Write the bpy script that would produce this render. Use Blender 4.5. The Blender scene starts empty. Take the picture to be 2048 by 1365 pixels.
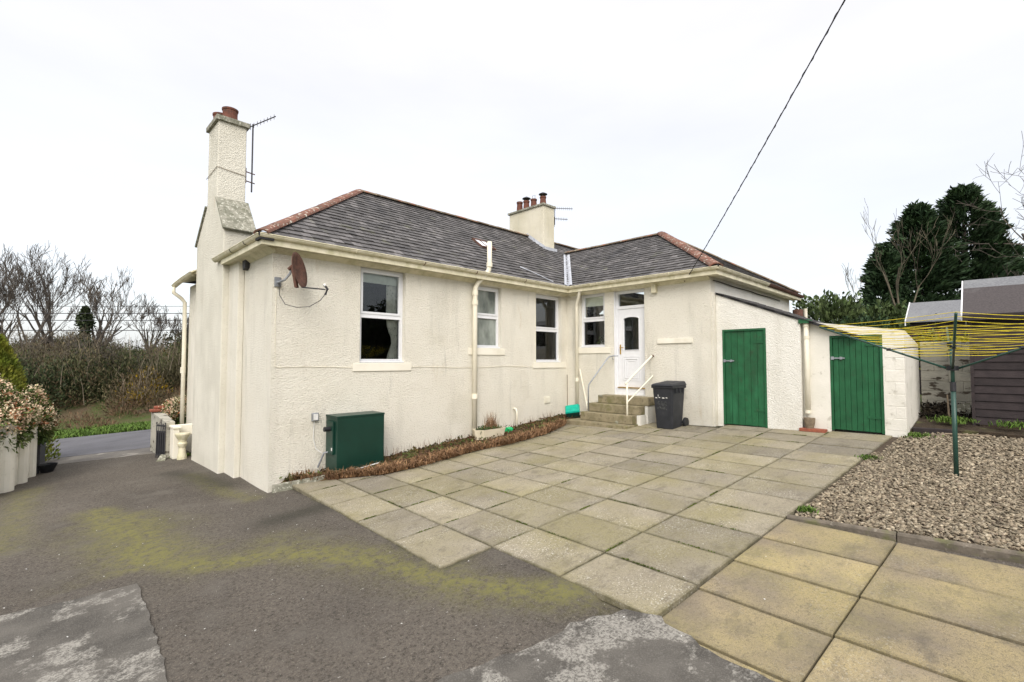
import bpy, bmesh, math, random
import numpy as np
from mathutils import Vector, Matrix
random.seed(7); RNG = np.random.default_rng(7)
S = bpy.context.scene; COL = S.collection
R = math.radians

# ---------------------------------------------------------------- camera, world, sun, exposure
cd = bpy.data.cameras.new('camera'); cam = bpy.data.objects.new('camera', cd); COL.objects.link(cam)
cd.sensor_width = 36; cd.lens = 957 / 2048 * 36; cd.clip_end = 2000; cd.clip_start = .05
YAW, PITCH = R(45.1), math.atan(40.5 / 957)
cam.location = (0, 0, 1.65)
fwd = Vector((math.cos(YAW) * math.cos(PITCH), math.sin(YAW) * math.cos(PITCH), math.sin(PITCH)))
cam.rotation_euler = fwd.to_track_quat('-Z', 'Y').to_euler()
S.camera = cam
S.view_settings.view_transform = 'Standard'; S.view_settings.look = 'None'
S.view_settings.exposure = 0.76; S.view_settings.gamma = 1; S.view_settings.use_curve_mapping = False
SUN_EL, SUN_AZ = R(42), R(226)          # azimuth: direction towards the sun, from +X counter-clockwise
w = bpy.data.worlds.new('World'); S.world = w; w.use_nodes = True
nt = w.node_tree; nt.nodes.clear()
def WN(t, **k):
    n = nt.nodes.new(t)
    for a, b in k.items(): setattr(n, a, b)
    return n
sky = WN('ShaderNodeTexSky', sky_type='NISHITA', sun_disc=False, sun_elevation=SUN_EL, sun_rotation=R(90) - SUN_AZ, dust_density=3)
bg1 = WN('ShaderNodeBackground'); bg1.inputs[1].default_value = .05
nt.links.new(sky.outputs[0], bg1.inputs[0])
# the cloud layer: even pale overcast, a little greyer low down, with very soft cloud mottling
tc = WN('ShaderNodeTexCoord'); sx = WN('ShaderNodeSeparateXYZ'); nt.links.new(tc.outputs['Generated'], sx.inputs[0])
rp = WN('ShaderNodeValToRGB'); nt.links.new(sx.outputs[2], rp.inputs[0])
rp.color_ramp.elements[0].position = 0; rp.color_ramp.elements[0].color = (.44, .45, .465, 1)
rp.color_ramp.elements[1].position = .25; rp.color_ramp.elements[1].color = (.515, .495, .478, 1)
e = rp.color_ramp.elements.new(.6); e.color = (.56, .53, .505, 1)
e = rp.color_ramp.elements.new(1.0); e.color = (1.0, .96, .92, 1)
nz = WN('ShaderNodeTexNoise'); nz.inputs['Scale'].default_value = 1.6; nz.inputs['Detail'].default_value = 5
mp = WN('ShaderNodeMapping'); mp.inputs['Scale'].default_value = (1, 1, 3.5)
nt.links.new(tc.outputs['Generated'], mp.inputs[0]); nt.links.new(mp.outputs[0], nz.inputs['Vector'])
mr = WN('ShaderNodeMapRange'); mr.inputs[1].default_value = .3; mr.inputs[2].default_value = .7; mr.inputs[3].default_value = .90; mr.inputs[4].default_value = 1.05
nt.links.new(nz.outputs[0], mr.inputs[0])
vm = WN('ShaderNodeVectorMath', operation='SCALE'); nt.links.new(rp.outputs[0], vm.inputs[0]); nt.links.new(mr.outputs[0], vm.inputs['Scale'])
bg2 = WN('ShaderNodeBackground'); bg2.inputs[1].default_value = .98; nt.links.new(vm.outputs[0], bg2.inputs[0])
ad = WN('ShaderNodeAddShader'); nt.links.new(bg1.outputs[0], ad.inputs[0]); nt.links.new(bg2.outputs[0], ad.inputs[1])
wo = WN('ShaderNodeOutputWorld'); nt.links.new(ad.outputs[0], wo.inputs[0])
ld = bpy.data.lights.new('sun', 'SUN'); ld.energy = 1.5; ld.angle = R(40); ld.color = (1, .965, .91)
sun = bpy.data.objects.new('sun', ld); COL.objects.link(sun)
sd = Vector((math.cos(SUN_AZ) * math.cos(SUN_EL), math.sin(SUN_AZ) * math.cos(SUN_EL), math.sin(SUN_EL)))
sun.rotation_euler = sd.to_track_quat('Z', 'Y').to_euler(); sun.location = (0, 0, 30)

# ---------------------------------------------------------------- ground shape
def plane(x, y): return -.399 + .07 * x - .025 * y
RN = (.41, .912)                                      # road normal
def sroad(x, y): return RN[0] * x + RN[1] * y
def ground(x, y):
    z = plane(min(max(x, -7), 14), min(max(y, -8), 24))
    s = sroad(x, y)
    if s > 22.5:
        t = min((s - 22.5) / 8, 1); z += .9 * t * t * (3 - 2 * t) + 2.6 * min(max((s - 32) / 45, 0), 1)
        z += .25 * math.sin(x * .21 + 1) * t + .18 * math.sin(x * .5 + y * .13) * t
    if x > 16: z += min((x - 16) * .02, 1)
    # small dip of the drive at the corner of the house
    d = math.hypot(x - 2.6, (y - 8.6) * .8); z -= .075 * math.exp(-d * d / 1.2)
    return z

# ---------------------------------------------------------------- materials
def rgba(c): return (c[0], c[1], c[2], 1)
class Mat:
    def __init__(s, name, rough=.85, spec=.25, metal=0):
        s.m = bpy.data.materials.new(name); s.m.use_nodes = True; s.t = s.m.node_tree
        s.b = s.t.nodes['Principled BSDF']; s.b.inputs['Roughness'].default_value = rough
        s.b.inputs['Specular IOR Level'].default_value = spec; s.b.inputs['Metallic'].default_value = metal
        s.pos = s.N('ShaderNodeNewGeometry').outputs['Position']
    def N(s, t, **k):
        n = s.t.nodes.new(t)
        for a, b in k.items(): setattr(n, a, b)
        return n
    def L(s, a, b): s.t.links.new(a, b)
    def noise(s, scale, detail=5, stretch=None, rough=.55, vor=False):
        v = s.pos
        if stretch:
            mp = s.N('ShaderNodeMapping'); mp.inputs['Scale'].default_value = stretch; s.L(v, mp.inputs[0]); v = mp.outputs[0]
        if vor:
            n = s.N('ShaderNodeTexVoronoi'); n.inputs['Scale'].default_value = scale
        else:
            n = s.N('ShaderNodeTexNoise'); n.inputs['Scale'].default_value = scale; n.inputs['Detail'].default_value = detail; n.inputs['Roughness'].default_value = rough
        s.L(v, n.inputs['Vector']); return n.outputs['Distance'] if vor else n.outputs[0]
    def rng(s, x, lo, hi, a=0, b=1):
        n = s.N('ShaderNodeMapRange'); s.L(x, n.inputs[0])
        for i, q in enumerate((lo, hi, a, b)): n.inputs[i + 1].default_value = q
        return n.outputs[0]
    def mix(s, f, a, b, blend='MIX'):
        n = s.N('ShaderNodeMix', data_type='RGBA', blend_type=blend)
        for q, i in ((f, 0), (a, 6), (b, 7)):
            if isinstance(q, (tuple, list)): n.inputs[i].default_value = rgba(q)
            elif isinstance(q, (int, float)): n.inputs[i].default_value = q
            else: s.L(q, n.inputs[i])
        return n.outputs[2]
    def mul(s, a, b):
        n = s.N('ShaderNodeMath', operation='MULTIPLY')
        for q, i in ((a, 0), (b, 1)):
            if isinstance(q, (int, float)): n.inputs[i].default_value = q
            else: s.L(q, n.inputs[i])
        return n.outputs[0]
    def attr(s, name): return s.N('ShaderNodeAttribute', attribute_name=name).outputs['Fac']
    def color(s, c): s.L(c, s.b.inputs['Base Color']); return s
    def bump(s, items):
        prev = None
        for h, dist in items:
            n = s.N('ShaderNodeBump'); n.inputs['Strength'].default_value = 1; n.inputs['Distance'].default_value = dist
            s.L(h, n.inputs['Height'])
            if prev: s.L(prev, n.inputs['Normal'])
            prev = n.outputs[0]
        if prev: s.L(prev, s.b.inputs['Normal'])
        return s

def surf(name, c1, c2, scale=4, rough=.85, spec=.25, layers=(), bumps=(), rnd=0, tint=False, metal=0, lo=.38, hi=.62):
    """layers: (colour, scale, lo, hi, amount, stretch or None, voronoi)"""
    M = Mat(name, rough, spec, metal)
    c = M.mix(M.rng(M.noise(scale), lo, hi), c1, c2)
    for l in layers:
        col, sc, a, b, am = l[:5]; st = l[5] if len(l) > 5 else None; vor = l[6] if len(l) > 6 else False
        c = M.mix(M.rng(M.noise(sc, stretch=st, vor=vor), a, b, 0, am), c, col)
    if rnd:
        r = M.N('ShaderNodeObjectInfo').outputs['Random']
        g = M.N('ShaderNodeCombineColor'); v = M.rng(r, 0, 1, 1 - rnd, 1 + rnd)
        for i in range(3): M.L(v, g.inputs[i])
        c = M.mix(1.0, c, g.outputs[0], 'MULTIPLY')
    if tint:
        g = M.N('ShaderNodeCombineColor'); v = M.attr('tint')
        for i in range(3): M.L(v, g.inputs[i])
        c = M.mix(1.0, c, g.outputs[0], 'MULTIPLY')
    M.color(c); M.bump([(M.noise(b[0], stretch=b[2] if len(b) > 2 else None), b[1]) for b in bumps])
    return M.m

def flat(name, c, rough=.5, spec=.4, metal=0, var=.12, scale=12):
    return surf(name, tuple(x * (1 - var) for x in c), tuple(min(1, x * (1 + var)) for x in c), scale, rough, spec, metal=metal)

def wall_mat(name, c1, c2, rough_amp=1.0):
    M = Mat(name, .92, .15)
    c = M.mix(M.rng(M.noise(1.3), .35, .65), c1, c2)
    c = M.mix(M.rng(M.noise(2.2, stretch=(1, 1, .18)), .52, .75, 0, .38), c, (.50, .48, .40))        # weather streaks
    c = M.mix(M.rng(M.noise(.8, 7), .58, .8, 0, .45), c, (.52, .48, .36))
    c = M.mix(M.rng(M.noise(1.1, 6, stretch=(1, 1, .35), rough=.7), .64, .72, 0, .35), c, (.52, .40, .22))
    c = M.mix(M.rng(M.noise(6, 6, stretch=(1, 1, .12), rough=.65), .60, .72, 0, .30), c, (.40, .39, .33))
    h = M.noise(36, 4, stretch=(1, 1, 1.35), rough=.6)
    c = M.mix(M.rng(h, .30, .44, .34, 0), c, (.46, .44, .36))                                          # relief shade painted into the pits of the dash
    M.color(c)
    M.bump([(h, .034 * rough_amp), (M.noise(90, 3), .010 * rough_amp)])
    return M.m

m_wall = wall_mat('cream_roughcast', (.84, .81, .715), (.80, .765, .665))
m_smooth = surf('cream_smooth_render', (.80, .77, .67), (.76, .725, .62), 3, .8, layers=[((.5, .47, .33), 1.6, .55, .75, .4)], bumps=[(40, .002)])
m_whitewall = wall_mat('white_roughcast', (.84, .825, .765), (.80, .785, .72), .7)
m_whitesmooth = surf('white_painted_block', (.79, .765, .695), (.73, .71, .635), 3, .8, layers=[((.35, .32, .26), 6, .62, .7, .5), ((.42, .45, .36), 1.2, .6, .8, .4)], bumps=[(30, .004)])
m_oldblock = surf('flaking_painted_block', (.46, .44, .37), (.34, .33, .28), 2.5, .9, layers=[((.075, .06, .045), 3.5, .58, .63, .95, (1, 1, 2.6)), ((.10, .09, .06), 1.3, .6, .7, .6)], bumps=[(25, .01)])
m_chim = wall_mat('weathered_chimney_render', (.78, .755, .66), (.68, .655, .565), .8)
m_cap = surf('lichen_concrete_cope', (.30, .29, .24), (.17, .17, .13), 9, .9, layers=[((.55, .55, .47), 22, .55, .62, .7), ((.10, .11, .06), 7, .58, .7, .6)], bumps=[(40, .008)])
m_grimec = surf('cream_paint_algae', (.74, .69, .53), (.62, .585, .42), 5, .6, layers=[((.42, .40, .22), 7, .52, .72, .55), ((.30, .27, .15), 26, .62, .72, .4)])
m_pipe = surf('cream_pipe_paint', (.78, .74, .62), (.73, .69, .56), 5, .5, layers=[((.42, .26, .12), 11, .68, .74, .5)])
m_upvc = flat('white_upvc', (.74, .75, .77), .3, .5, var=.02)
m_slate = surf('slate', (.066, .062, .062), (.102, .096, .094), 14, .62, .4, layers=[((.30, .30, .29), 40, .62, .70, .45), ((.16, .17, .09), 3.1, .62, .72, .35), ((.03, .03, .034), 1.1, .55, .7, .6)], bumps=[(60, .003)], tint=True)
m_deck = flat('roof_underlay', (.03, .03, .033), .9)
m_ridge = surf('terracotta_ridge', (.19, .085, .060), (.13, .075, .056), 8, .85, layers=[((.55, .54, .46), 14, .60, .64, .85), ((.10, .08, .05), 6, .58, .7, .6)], bumps=[(50, .006)], rnd=.2)
m_ridge2 = surf('weathered_ridge', (.22, .17, .12), (.15, .12, .09), 8, .9, layers=[((.42, .42, .33), 13, .57, .64, .7), ((.32, .13, .08), 4, .55, .62, .6)], bumps=[(50, .006)], rnd=.2)
m_lead = surf('lead_flashing', (.34, .36, .40), (.46, .48, .52), 6, .5, .5, layers=[((.2, .2, .22), 20, .6, .7, .4)], bumps=[(14, .012)])
m_red = surf('rusty_iron', (.15, .075, .055), (.09, .05, .038), 14, .8, layers=[((.4, .33, .25), 25, .65, .72, .5)])
m_terr = surf('chimney_pot_clay', (.16, .062, .042), (.11, .05, .036), 9, .8, layers=[((.05, .04, .035), 6, .58, .7, .7)])
m_green = surf('green_gloss_paint', (.011, .085, .032), (.015, .110, .042), 5, .55, .35, layers=[((.03, .055, .025), 9, .58, .72, .6), ((.035, .20, .09), 3, .60, .75, .5, (1, 1, .3)), ((.16, .15, .11), 34, .70, .73, .7), ((.02, .03, .015), 1.7, .60, .70, .5, (1, 1, .5))], bumps=[(50, .0015, (1, 1, .15))], rnd=.07)
m_boiler = surf('dark_green_enamel', (.004, .030, .020), (.005, .038, .026), 2, .38, .45, layers=[((.05, .09, .06), 7, .68, .8, .3)])
m_black = flat('black_plastic', (.014, .015, .018), .5, .35, scale=6)
m_binb = surf('bin_plastic', (.020, .022, .027), (.028, .030, .036), 5, .55, .35, layers=[((.09, .09, .09), 5, .66, .8, .35), ((.06, .06, .055), 30, .64, .72, .3)])
m_galv = flat('galvanised_steel', (.36, .38, .41), .42, .5, .7)
m_dark = flat('dark_metal', (.045, .045, .05), .6, .4, .3)
m_brass = flat('brass', (.55, .36, .10), .3, .5, .9)
m_step = surf('mossy_stone_step', (.28, .24, .155), (.19, .165, .10), 6, .92, layers=[((.34, .36, .30), 5, .66, .69, .7), ((.15, .15, .05), 3, .52, .66, .6), ((.07, .06, .045), 14, .58, .7, .5)], bumps=[(30, .01)])
m_kerb = surf('old_kerb_concrete', (.17, .145, .115), (.11, .095, .075), 7, .92, layers=[((.12, .13, .04), 4, .56, .68, .6), ((.30, .27, .22), 25, .62, .68, .5)], bumps=[(40, .008)])
m_wood = surf('weathered_wood', (.25, .20, .14), (.18, .14, .10), 20, .85)
m_shed = surf('dark_stained_boards', (.038, .029, .030), (.026, .020, .021), 7, .75, .3, layers=[((.08, .05, .055), 4, .56, .72, .5, (1, .15, 1))], bumps=[(40, .003, (1, .1, 1))], rnd=.25)
m_felt = surf('grey_roof_felt', (.20, .205, .215), (.15, .155, .165), 30, .95, layers=[((.26, .27, .27), 1.5, .5, .7, .5)], bumps=[(80, .003)])
m_feltd = surf('brown_mineral_felt', (.085, .075, .075), (.060, .053, .054), 40, .95, layers=[((.2, .19, .19), 2, .6, .75, .5)], bumps=[(80, .003)])
m_brick = surf('red_brick', (.30, .10, .06), (.22, .075, .05), 20, .9, rnd=.2, bumps=[(60, .004)])
m_soil = surf('soil', (.055, .040, .026), (.035, .026, .018), 9, .95, layers=[((.10, .11, .04), 4, .55, .68, .6)], bumps=[(20, .03)])
m_bark = surf('bark', (.10, .085, .07), (.055, .045, .038), 9, .9, bumps=[(20, .02)])
m_twig = surf('bare_twigs', (.115, .098, .080), (.065, .056, .047), 3, .9)
m_twigl = surf('pale_lichened_branches', (.15, .13, .09), (.085, .072, .052), 3, .9)
m_yel = flat('yellow_line', (.72, .58, .02), .5, .4, var=.1)
m_dgreen = surf('dryer_green_paint', (.018, .060, .046), (.026, .078, .062), 6, .4, .5)
m_cable = flat('black_cable', (.02, .02, .022), .6)
m_curtain = surf('curtain_cloth', (.80, .80, .74), (.66, .67, .62), 9, .9, layers=[((.22, .24, .22), 18, .6, .66, .6)])
m_blind = flat('pale_blind', (.72, .76, .68), .8, .2, var=.05)
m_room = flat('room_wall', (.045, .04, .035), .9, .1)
m_teal = flat('teal_plastic', (.0, .36, .26), .45, .4)
m_tealD = flat('dark_green_plastic', (.012, .065, .05), .5, .4)
m_can = flat('bright_green_plastic', (.01, .40, .14), .4, .4)
m_trough = surf('cream_trough_paint', (.66, .60, .46), (.60, .54, .40), 5, .7, layers=[((.10, .11, .05), 8, .66, .72, .8)])
m_sticker = flat('white_sticker', (.7, .7, .68), .6, .3)

def glass_mat(name, tintc, mixf):
    M = Mat(name); t = M.t; t.nodes.remove(M.b)
    gl = M.N('ShaderNodeBsdfGlossy'); gl.inputs['Roughness'].default_value = .012; gl.inputs['Color'].default_value = (.92, .96, 1, 1)
    tr = M.N('ShaderNodeBsdfTransparent'); tr.inputs[0].default_value = rgba(tintc)
    fr = M.N('ShaderNodeFresnel'); fr.inputs[0].default_value = 1.6
    bn = M.N('ShaderNodeBump'); bn.inputs['Distance'].default_value = .0008; M.L(M.noise(5, 1), bn.inputs['Height']); M.L(bn.outputs[0], gl.inputs['Normal'])
    f = M.mul(fr.outputs[0], mixf); mx = M.N('ShaderNodeMixShader')
    M.L(f, mx.inputs[0]); M.L(tr.outputs[0], mx.inputs[1]); M.L(gl.outputs[0], mx.inputs[2])
    M.L(mx.outputs[0], t.nodes['Material Output'].inputs[0]); return M.m
m_glass = glass_mat('window_glass', (.86, .89, .87), 1.1)
def frosted():
    M = Mat('obscured_glass', .28, .5); M.b.inputs['Transmission Weight'].default_value = .0
    M.color(M.mix(M.rng(M.noise(3, 3, stretch=(1, 1, .5)), .35, .65), (.085, .10, .09), (.30, .33, .30))); M.bump([(M.noise(60, 2), .004)]); return M.m
m_frost = frosted()

def slab_mat(name, c1, c2, c3, fleck=.85, edge_=.7):
    M = Mat(name, .9, .2)
    r = M.N('ShaderNodeObjectInfo').outputs['Random']
    wide = M.mul(M.rng(M.noise(.75, 5, rough=.6), .44, .60, 0, 1), M.rng(M.noise(22, 8, rough=.75), .36, .58, .35, 1))     # moss film that runs over several slabs
    cx_ = M.N('ShaderNodeCombineXYZ'); M.L(M.rng(r, 0, 1, 0, 61), cx_.inputs[0]); M.L(M.rng(r, 0, 1, 37, 0), cx_.inputs[1])
    va = M.N('ShaderNodeVectorMath', operation='ADD'); M.L(M.pos, va.inputs[0]); M.L(cx_.outputs[0], va.inputs[1]); M.pos = va.outputs[0]
    c = M.mix(M.rng(M.noise(1.8, 6), .36, .64), c1, c2)
    c = M.mix(M.rng(M.noise(.9, 4), .5, .68, 0, .75), c, c3)
    c = M.mix(M.rng(M.noise(2.6, 10, stretch=(1, 1.8, 1), rough=.72), .53, .64, 0, .55), c, (.12, .105, .085))    # dark algae blooms
    c = M.mix(M.rng(M.noise(160, 3), .40, .68, 0, .55), c, (.11, .10, .085))
    c = M.mix(M.mul(wide, .42), c, (.25, .225, .085))
    sp = M.mul(M.rng(M.noise(60, 3), .585, .63, 0, 1), M.rng(M.noise(1.7, 4), .46, .60, .06, fleck))
    c = M.mix(M.rng(M.noise(40, 8, rough=.8), .50, .62, 0, .6), c, (.12, .105, .075))
    c = M.mix(sp, c, (.48, .46, .40))                                                                # lichen flecks
    tc = M.N('ShaderNodeTexCoord'); sp_ = M.N('ShaderNodeSeparateXYZ'); M.L(tc.outputs['Object'], sp_.inputs[0])       # grime gathers along the joints
    def edge(o, L):
        n = M.N('ShaderNodeMath', operation='PINGPONG'); M.L(o, n.inputs[0]); n.inputs[1].default_value = L / 2; return n.outputs[0]
    mn = M.N('ShaderNodeMath', operation='MINIMUM'); M.L(edge(sp_.outputs[0], .632), mn.inputs[0]); M.L(edge(sp_.outputs[1], .95), mn.inputs[1])
    c = M.mix(M.mul(M.rng(mn.outputs[0], .008, .040, edge_, 0), M.rng(M.noise(7, 6, rough=.7), .38, .58, .2, 1)), c, (.095, .088, .050))
    g = M.N('ShaderNodeCombineColor')
    for i, (a, b) in enumerate(((.82, 1.12), (.82, 1.11), (.84, 1.08))): M.L(M.rng(r, 0, 1, a, b), g.inputs[i])
    c = M.mix(1.0, c, g.outputs[0], 'MULTIPLY'); M.color(c)
    M.bump([(M.noise(130, 4), .004), (M.noise(9, 3), .006)]); return M.m
m_slab = slab_mat('concrete_slab_grey', (.345, .31, .232), (.268, .238, .180), (.295, .265, .160))
m_slaby = slab_mat('concrete_slab_yellow', (.40, .325, .175), (.27, .225, .16), (.20, .165, .115), .25, .35)

def drive_mat():
    M = Mat('old_tarmac', .92, .2)
    c = M.mix(M.rng(M.noise(.55, 6), .36, .64), (.122, .106, .088), (.078, .067, .056))
    c = M.mix(M.rng(M.noise(1.1, 9, rough=.65), .50, .66, 0, .55), c, (.048, .043, .038))
    c = M.mix(M.rng(M.noise(90, 4), .42, .66, 0, .8), c, (.125, .112, .095))
    c = M.mix(M.rng(M.noise(30, 9, rough=.82), .48, .60, 0, .85), c, (.026, .023, .020))
    c = M.mix(M.rng(M.noise(48, 9, rough=.82), .53, .64, 0, .8), c, (.21, .18, .145))
    c = M.mix(M.rng(M.noise(150, 2), .64, .68, 0, .8), c, (.27, .25, .22))
    c = M.mix(M.rng(M.noise(2.2, 7), .52, .70, 0, .55), c, (.15, .135, .115))
    c = M.mix(M.rng(M.noise(34, 2), .725, .74, 0, .8), c, (.36, .35, .32))
    c = M.mix(M.rng(M.noise(62, 3, rough=.8), .60, .68, 0, .55), c, (.20, .18, .15))
    ms = M.mul(M.mul(M.attr('moss'), M.rng(M.noise(3.2, 10, rough=.75), .30, .54, .25, 1)), M.rng(M.noise(11, 10, rough=.8), .42, .54, .22, 1))
    c = M.mix(M.mul(ms, M.rng(M.noise(60, 3), .3, .6, .7, 1)), c, (.18, .172, .055))
    c = M.mix(M.mul(M.attr('damp'), .72), c, (.030, .030, .022))
    M.color(c); M.bump([(M.noise(70, 6, rough=.7), .012), (M.noise(3, 3), .02)]); return M.m
m_drive = drive_mat()
def conc_mat():
    M = Mat('lichened_concrete', .92, .2); c = M.mix(M.rng(M.noise(2.5, 8), .38, .62), (.125, .116, .102), (.072, .067, .059))
    c = M.mix(M.rng(M.noise(95, 3), .48, .66, 0, .6), c, (.165, .155, .14))
    m = M.rng(M.noise(1.5, 12, rough=.72), .525, .585, 0, .85)
    m = M.mul(m, M.rng(M.noise(48, 8, rough=.8), .42, .54, .05, 1)); c = M.mix(m, c, (.34, .325, .29))
    M.color(c); M.bump([(M.noise(90, 5), .009), (M.noise(6, 4), .012)]); return M.m
m_conc = conc_mat()
m_conc_unused = None and surf('lichened_concrete', (.125, .12, .115), (.085, .082, .08), 3, .92, .2, layers=[((.40, .385, .345), 1.7, .53, .60, .75, (1, 2.2, 1)), ((.06, .058, .057), 90, .5, .62, .75), ((.38, .36, .32), 60, .62, .68, .5)], bumps=[(90, .008), (6, .012)])
m_road = surf('road_tarmac', (.125, .125, .14), (.10, .10, .11), 1.2, .85, layers=[((.17, .165, .16), 70, .5, .7, .6), ((.07, .07, .075), .8, .55, .65, .5, (1, 3, 1))], bumps=[(60, .006)])
m_apron = surf('worn_apron', (.20, .185, .16), (.13, .12, .11), 2.2, .9, layers=[((.09, .085, .08), 50, .5, .65, .7), ((.34, .32, .28), 1.5, .6, .66, .7)], bumps=[(60, .008)])
m_grass = surf('verge_ground', (.055, .085, .018), (.085, .075, .035), 1.5, .95, layers=[((.10, .07, .045), .5, .5, .6, .8)], bumps=[(12, .05)])
m_blade = surf('grass_blades', (.07, .13, .02), (.10, .16, .03), 3, .8, tint=True)
m_stone = surf('gravel_stones', (.215, .172, .120), (.30, .26, .188), 26, .9, layers=[((.50, .44, .34), 33, .60, .66, .8), ((.13, .095, .075), 19, .58, .64, .7)], tint=True)
m_gbed = flat('gravel_dust', (.07, .05, .033), .95)
m_dead = surf('dead_stems', (.30, .18, .095), (.17, .095, .05), 7, .9, tint=True)
m_litter = surf('leaf_litter', (.10, .05, .025), (.06, .035, .02), 12, .95, layers=[((.14, .15, .05), 5, .56, .66, .7)], bumps=[(25, .04)])
def leafm(name, c1, c2, sc=2.0, extra=()):
    m = surf(name, c1, c2, sc, .7, .3, tint=True, layers=extra); return m
m_con = leafm('conifer_needles', (.020, .044, .018), (.038, .070, .026))
m_laurel = leafm('laurel_leaves', (.045, .075, .022), (.085, .115, .04))
m_scrub = leafm('scrub_twigs', (.095, .080, .042), (.068, .080, .030), .35, [((.11, .075, .045), .22, .5, .62, .8), ((.055, .09, .022), .3, .58, .68, .7)])
m_ivy = leafm('ivy', (.024, .038, .013), (.042, .056, .020))
m_gorse = leafm('gorse_flowers', (.40, .25, .01), (.12, .11, .02), 3)
m_brac = leafm('dead_bracken', (.16, .095, .055), (.11, .08, .045), 1)
m_gold = leafm('golden_conifer', (.13, .17, .02), (.22, .22, .03), 3)
m_pier = leafm('shrub_leaves', (.05, .085, .02), (.12, .15, .04), 4)
m_blos = leafm('cream_pink_blossom', (.66, .58, .40), (.62, .42, .30), 5)
m_bred = leafm('red_young_leaves', (.40, .12, .05), (.25, .10, .04), 5)

# ---------------------------------------------------------------- mesh builder
def worigin(o):
    v = Vector((0, 0, 0))
    while o is not None: v += o.location; o = o.parent
    return v
class MB:
    def __init__(s): s.v = []; s.f = []; s.t = []
    def add(s, vs, fs, tint=1.0):
        n = len(s.v); s.v += [tuple(p) for p in vs]; s.f += [tuple(i + n for i in f) for f in fs]; s.t += [tint] * len(fs); return s
    def hexa(s, p, tint=1.0):      # 8 points: bottom 0-3 ccw, top 4-7
        return s.add(p, [(3, 2, 1, 0), (4, 5, 6, 7), (0, 1, 5, 4), (1, 2, 6, 5), (2, 3, 7, 6), (3, 0, 4, 7)], tint)
    def box(s, x0, x1, y0, y1, z0, z1, tint=1.0):
        return s.hexa([(x0, y0, z0), (x1, y0, z0), (x1, y1, z0), (x0, y1, z0), (x0, y0, z1), (x1, y0, z1), (x1, y1, z1), (x0, y1, z1)], tint)
    def obox(s, O, a, b, c, tint=1.0):   # corner O and three edge vectors
        O, a, b, c = map(Vector, (O, a, b, c))
        return s.hexa([O, O + a, O + a + b, O + b, O + c, O + a + c, O + a + b + c, O + b + c], tint)
    def tube(s, pts, r, n=8, cap=True, tint=1.0):
        pts = [Vector(p) for p in pts]; rs = r if isinstance(r, (list, tuple)) else [r] * len(pts); base = len(s.v); up = None
        for i, p in enumerate(pts):
            d = (pts[min(i + 1, len(pts) - 1)] - pts[max(i - 1, 0)]).normalized()
            if up is None: up = Vector((0, 0, 1)) if abs(d.z) < .9 else Vector((1, 0, 0))
            a = d.cross(up); a = a.normalized() if a.length > 1e-5 else Vector((1, 0, 0)); b = d.cross(a).normalized(); up = -b if False else up
            for k in range(n):
                q = 2 * math.pi * k / n; s.v.append(tuple(p + (a * math.cos(q) + b * math.sin(q)) * rs[i]))
        for i in range(len(pts) - 1):
            for k in range(n):
                k2 = (k + 1) % n; s.f.append((base + i * n + k, base + i * n + k2, base + (i + 1) * n + k2, base + (i + 1) * n + k)); s.t.append(tint)
        if cap and n > 3:
            s.f.append(tuple(base + k for k in range(n))[::-1]); s.t.append(tint)
            s.f.append(tuple(base + (len(pts) - 1) * n + k for k in range(n))); s.t.append(tint)
        return s
    def lathe(s, c, prof, n=20, tint=1.0):   # prof: (r, z) pairs
        base = len(s.v)
        for r, z in prof:
            for k in range(n): q = 2 * math.pi * k / n; s.v.append((c[0] + r * math.cos(q), c[1] + r * math.sin(q), c[2] + z))
        for i in range(len(prof) - 1):
            for k in range(n):
                k2 = (k + 1) % n; s.f.append((base + i * n + k, base + i * n + k2, base + (i + 1) * n + k2, base + (i + 1) * n + k)); s.t.append(tint)
        s.f.append(tuple(base + k for k in range(n))[::-1]); s.f.append(tuple(base + (len(prof) - 1) * n + k for k in range(n))); s.t += [tint] * 2
        return s
    def prism(s, poly, vec, tint=1.0):       # poly: 3D points, extruded by vec
        n = len(poly); vec = Vector(vec); b = len(s.v)
        s.v += [tuple(Vector(p)) for p in poly] + [tuple(Vector(p) + vec) for p in poly]
        s.f += [tuple(b + i for i in range(n))[::-1], tuple(b + n + i for i in range(n))] + [(b + i, b + (i + 1) % n, b + n + (i + 1) % n, b + n + i) for i in range(n)]
        s.t += [tint] * (n + 2); return s
    def build(s, name, mat, parent=None, smooth=False, bevel=0, fix=True):
        o0 = worigin(parent); me = bpy.data.meshes.new(name)
        me.from_pydata([(x - o0.x, y - o0.y, z - o0.z) for x, y, z in s.v], [], s.f); me.materials.append(mat)
        if min(s.t, default=1) != max(s.t, default=1) or (s.t and s.t[0] != 1):
            a = me.attributes.new('tint', 'FLOAT', 'FACE'); a.data.foreach_set('value', s.t)
        else:
            a = me.attributes.new('tint', 'FLOAT', 'FACE'); a.data.foreach_set('value', [1.0] * len(s.f))
        if fix:
            bm = bmesh.new(); bm.from_mesh(me); bmesh.ops.recalc_face_normals(bm, faces=bm.faces); bm.to_mesh(me); bm.free()
        if smooth: me.shade_smooth()
        o = bpy.data.objects.new(name, me); COL.objects.link(o)
        if parent: o.parent = parent
        if bevel:
            b = o.modifiers.new('b', 'BEVEL'); b.width = bevel; b.segments = 2; b.limit_method = 'ANGLE'
        return o
def tag(o, label=None, cat=None, group=None, kind=None):
    for k, v in (('label', label), ('category', cat), ('group', group), ('kind', kind)):
        if v: o[k] = v
    return o
def thing(name, loc, label, cat, group=None):
    o = bpy.data.objects.new(name, None); o.location = loc; o.empty_display_size = .2; COL.objects.link(o); return tag(o, label, cat, group)
def structure(o): o['kind'] = 'structure'; return o
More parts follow.
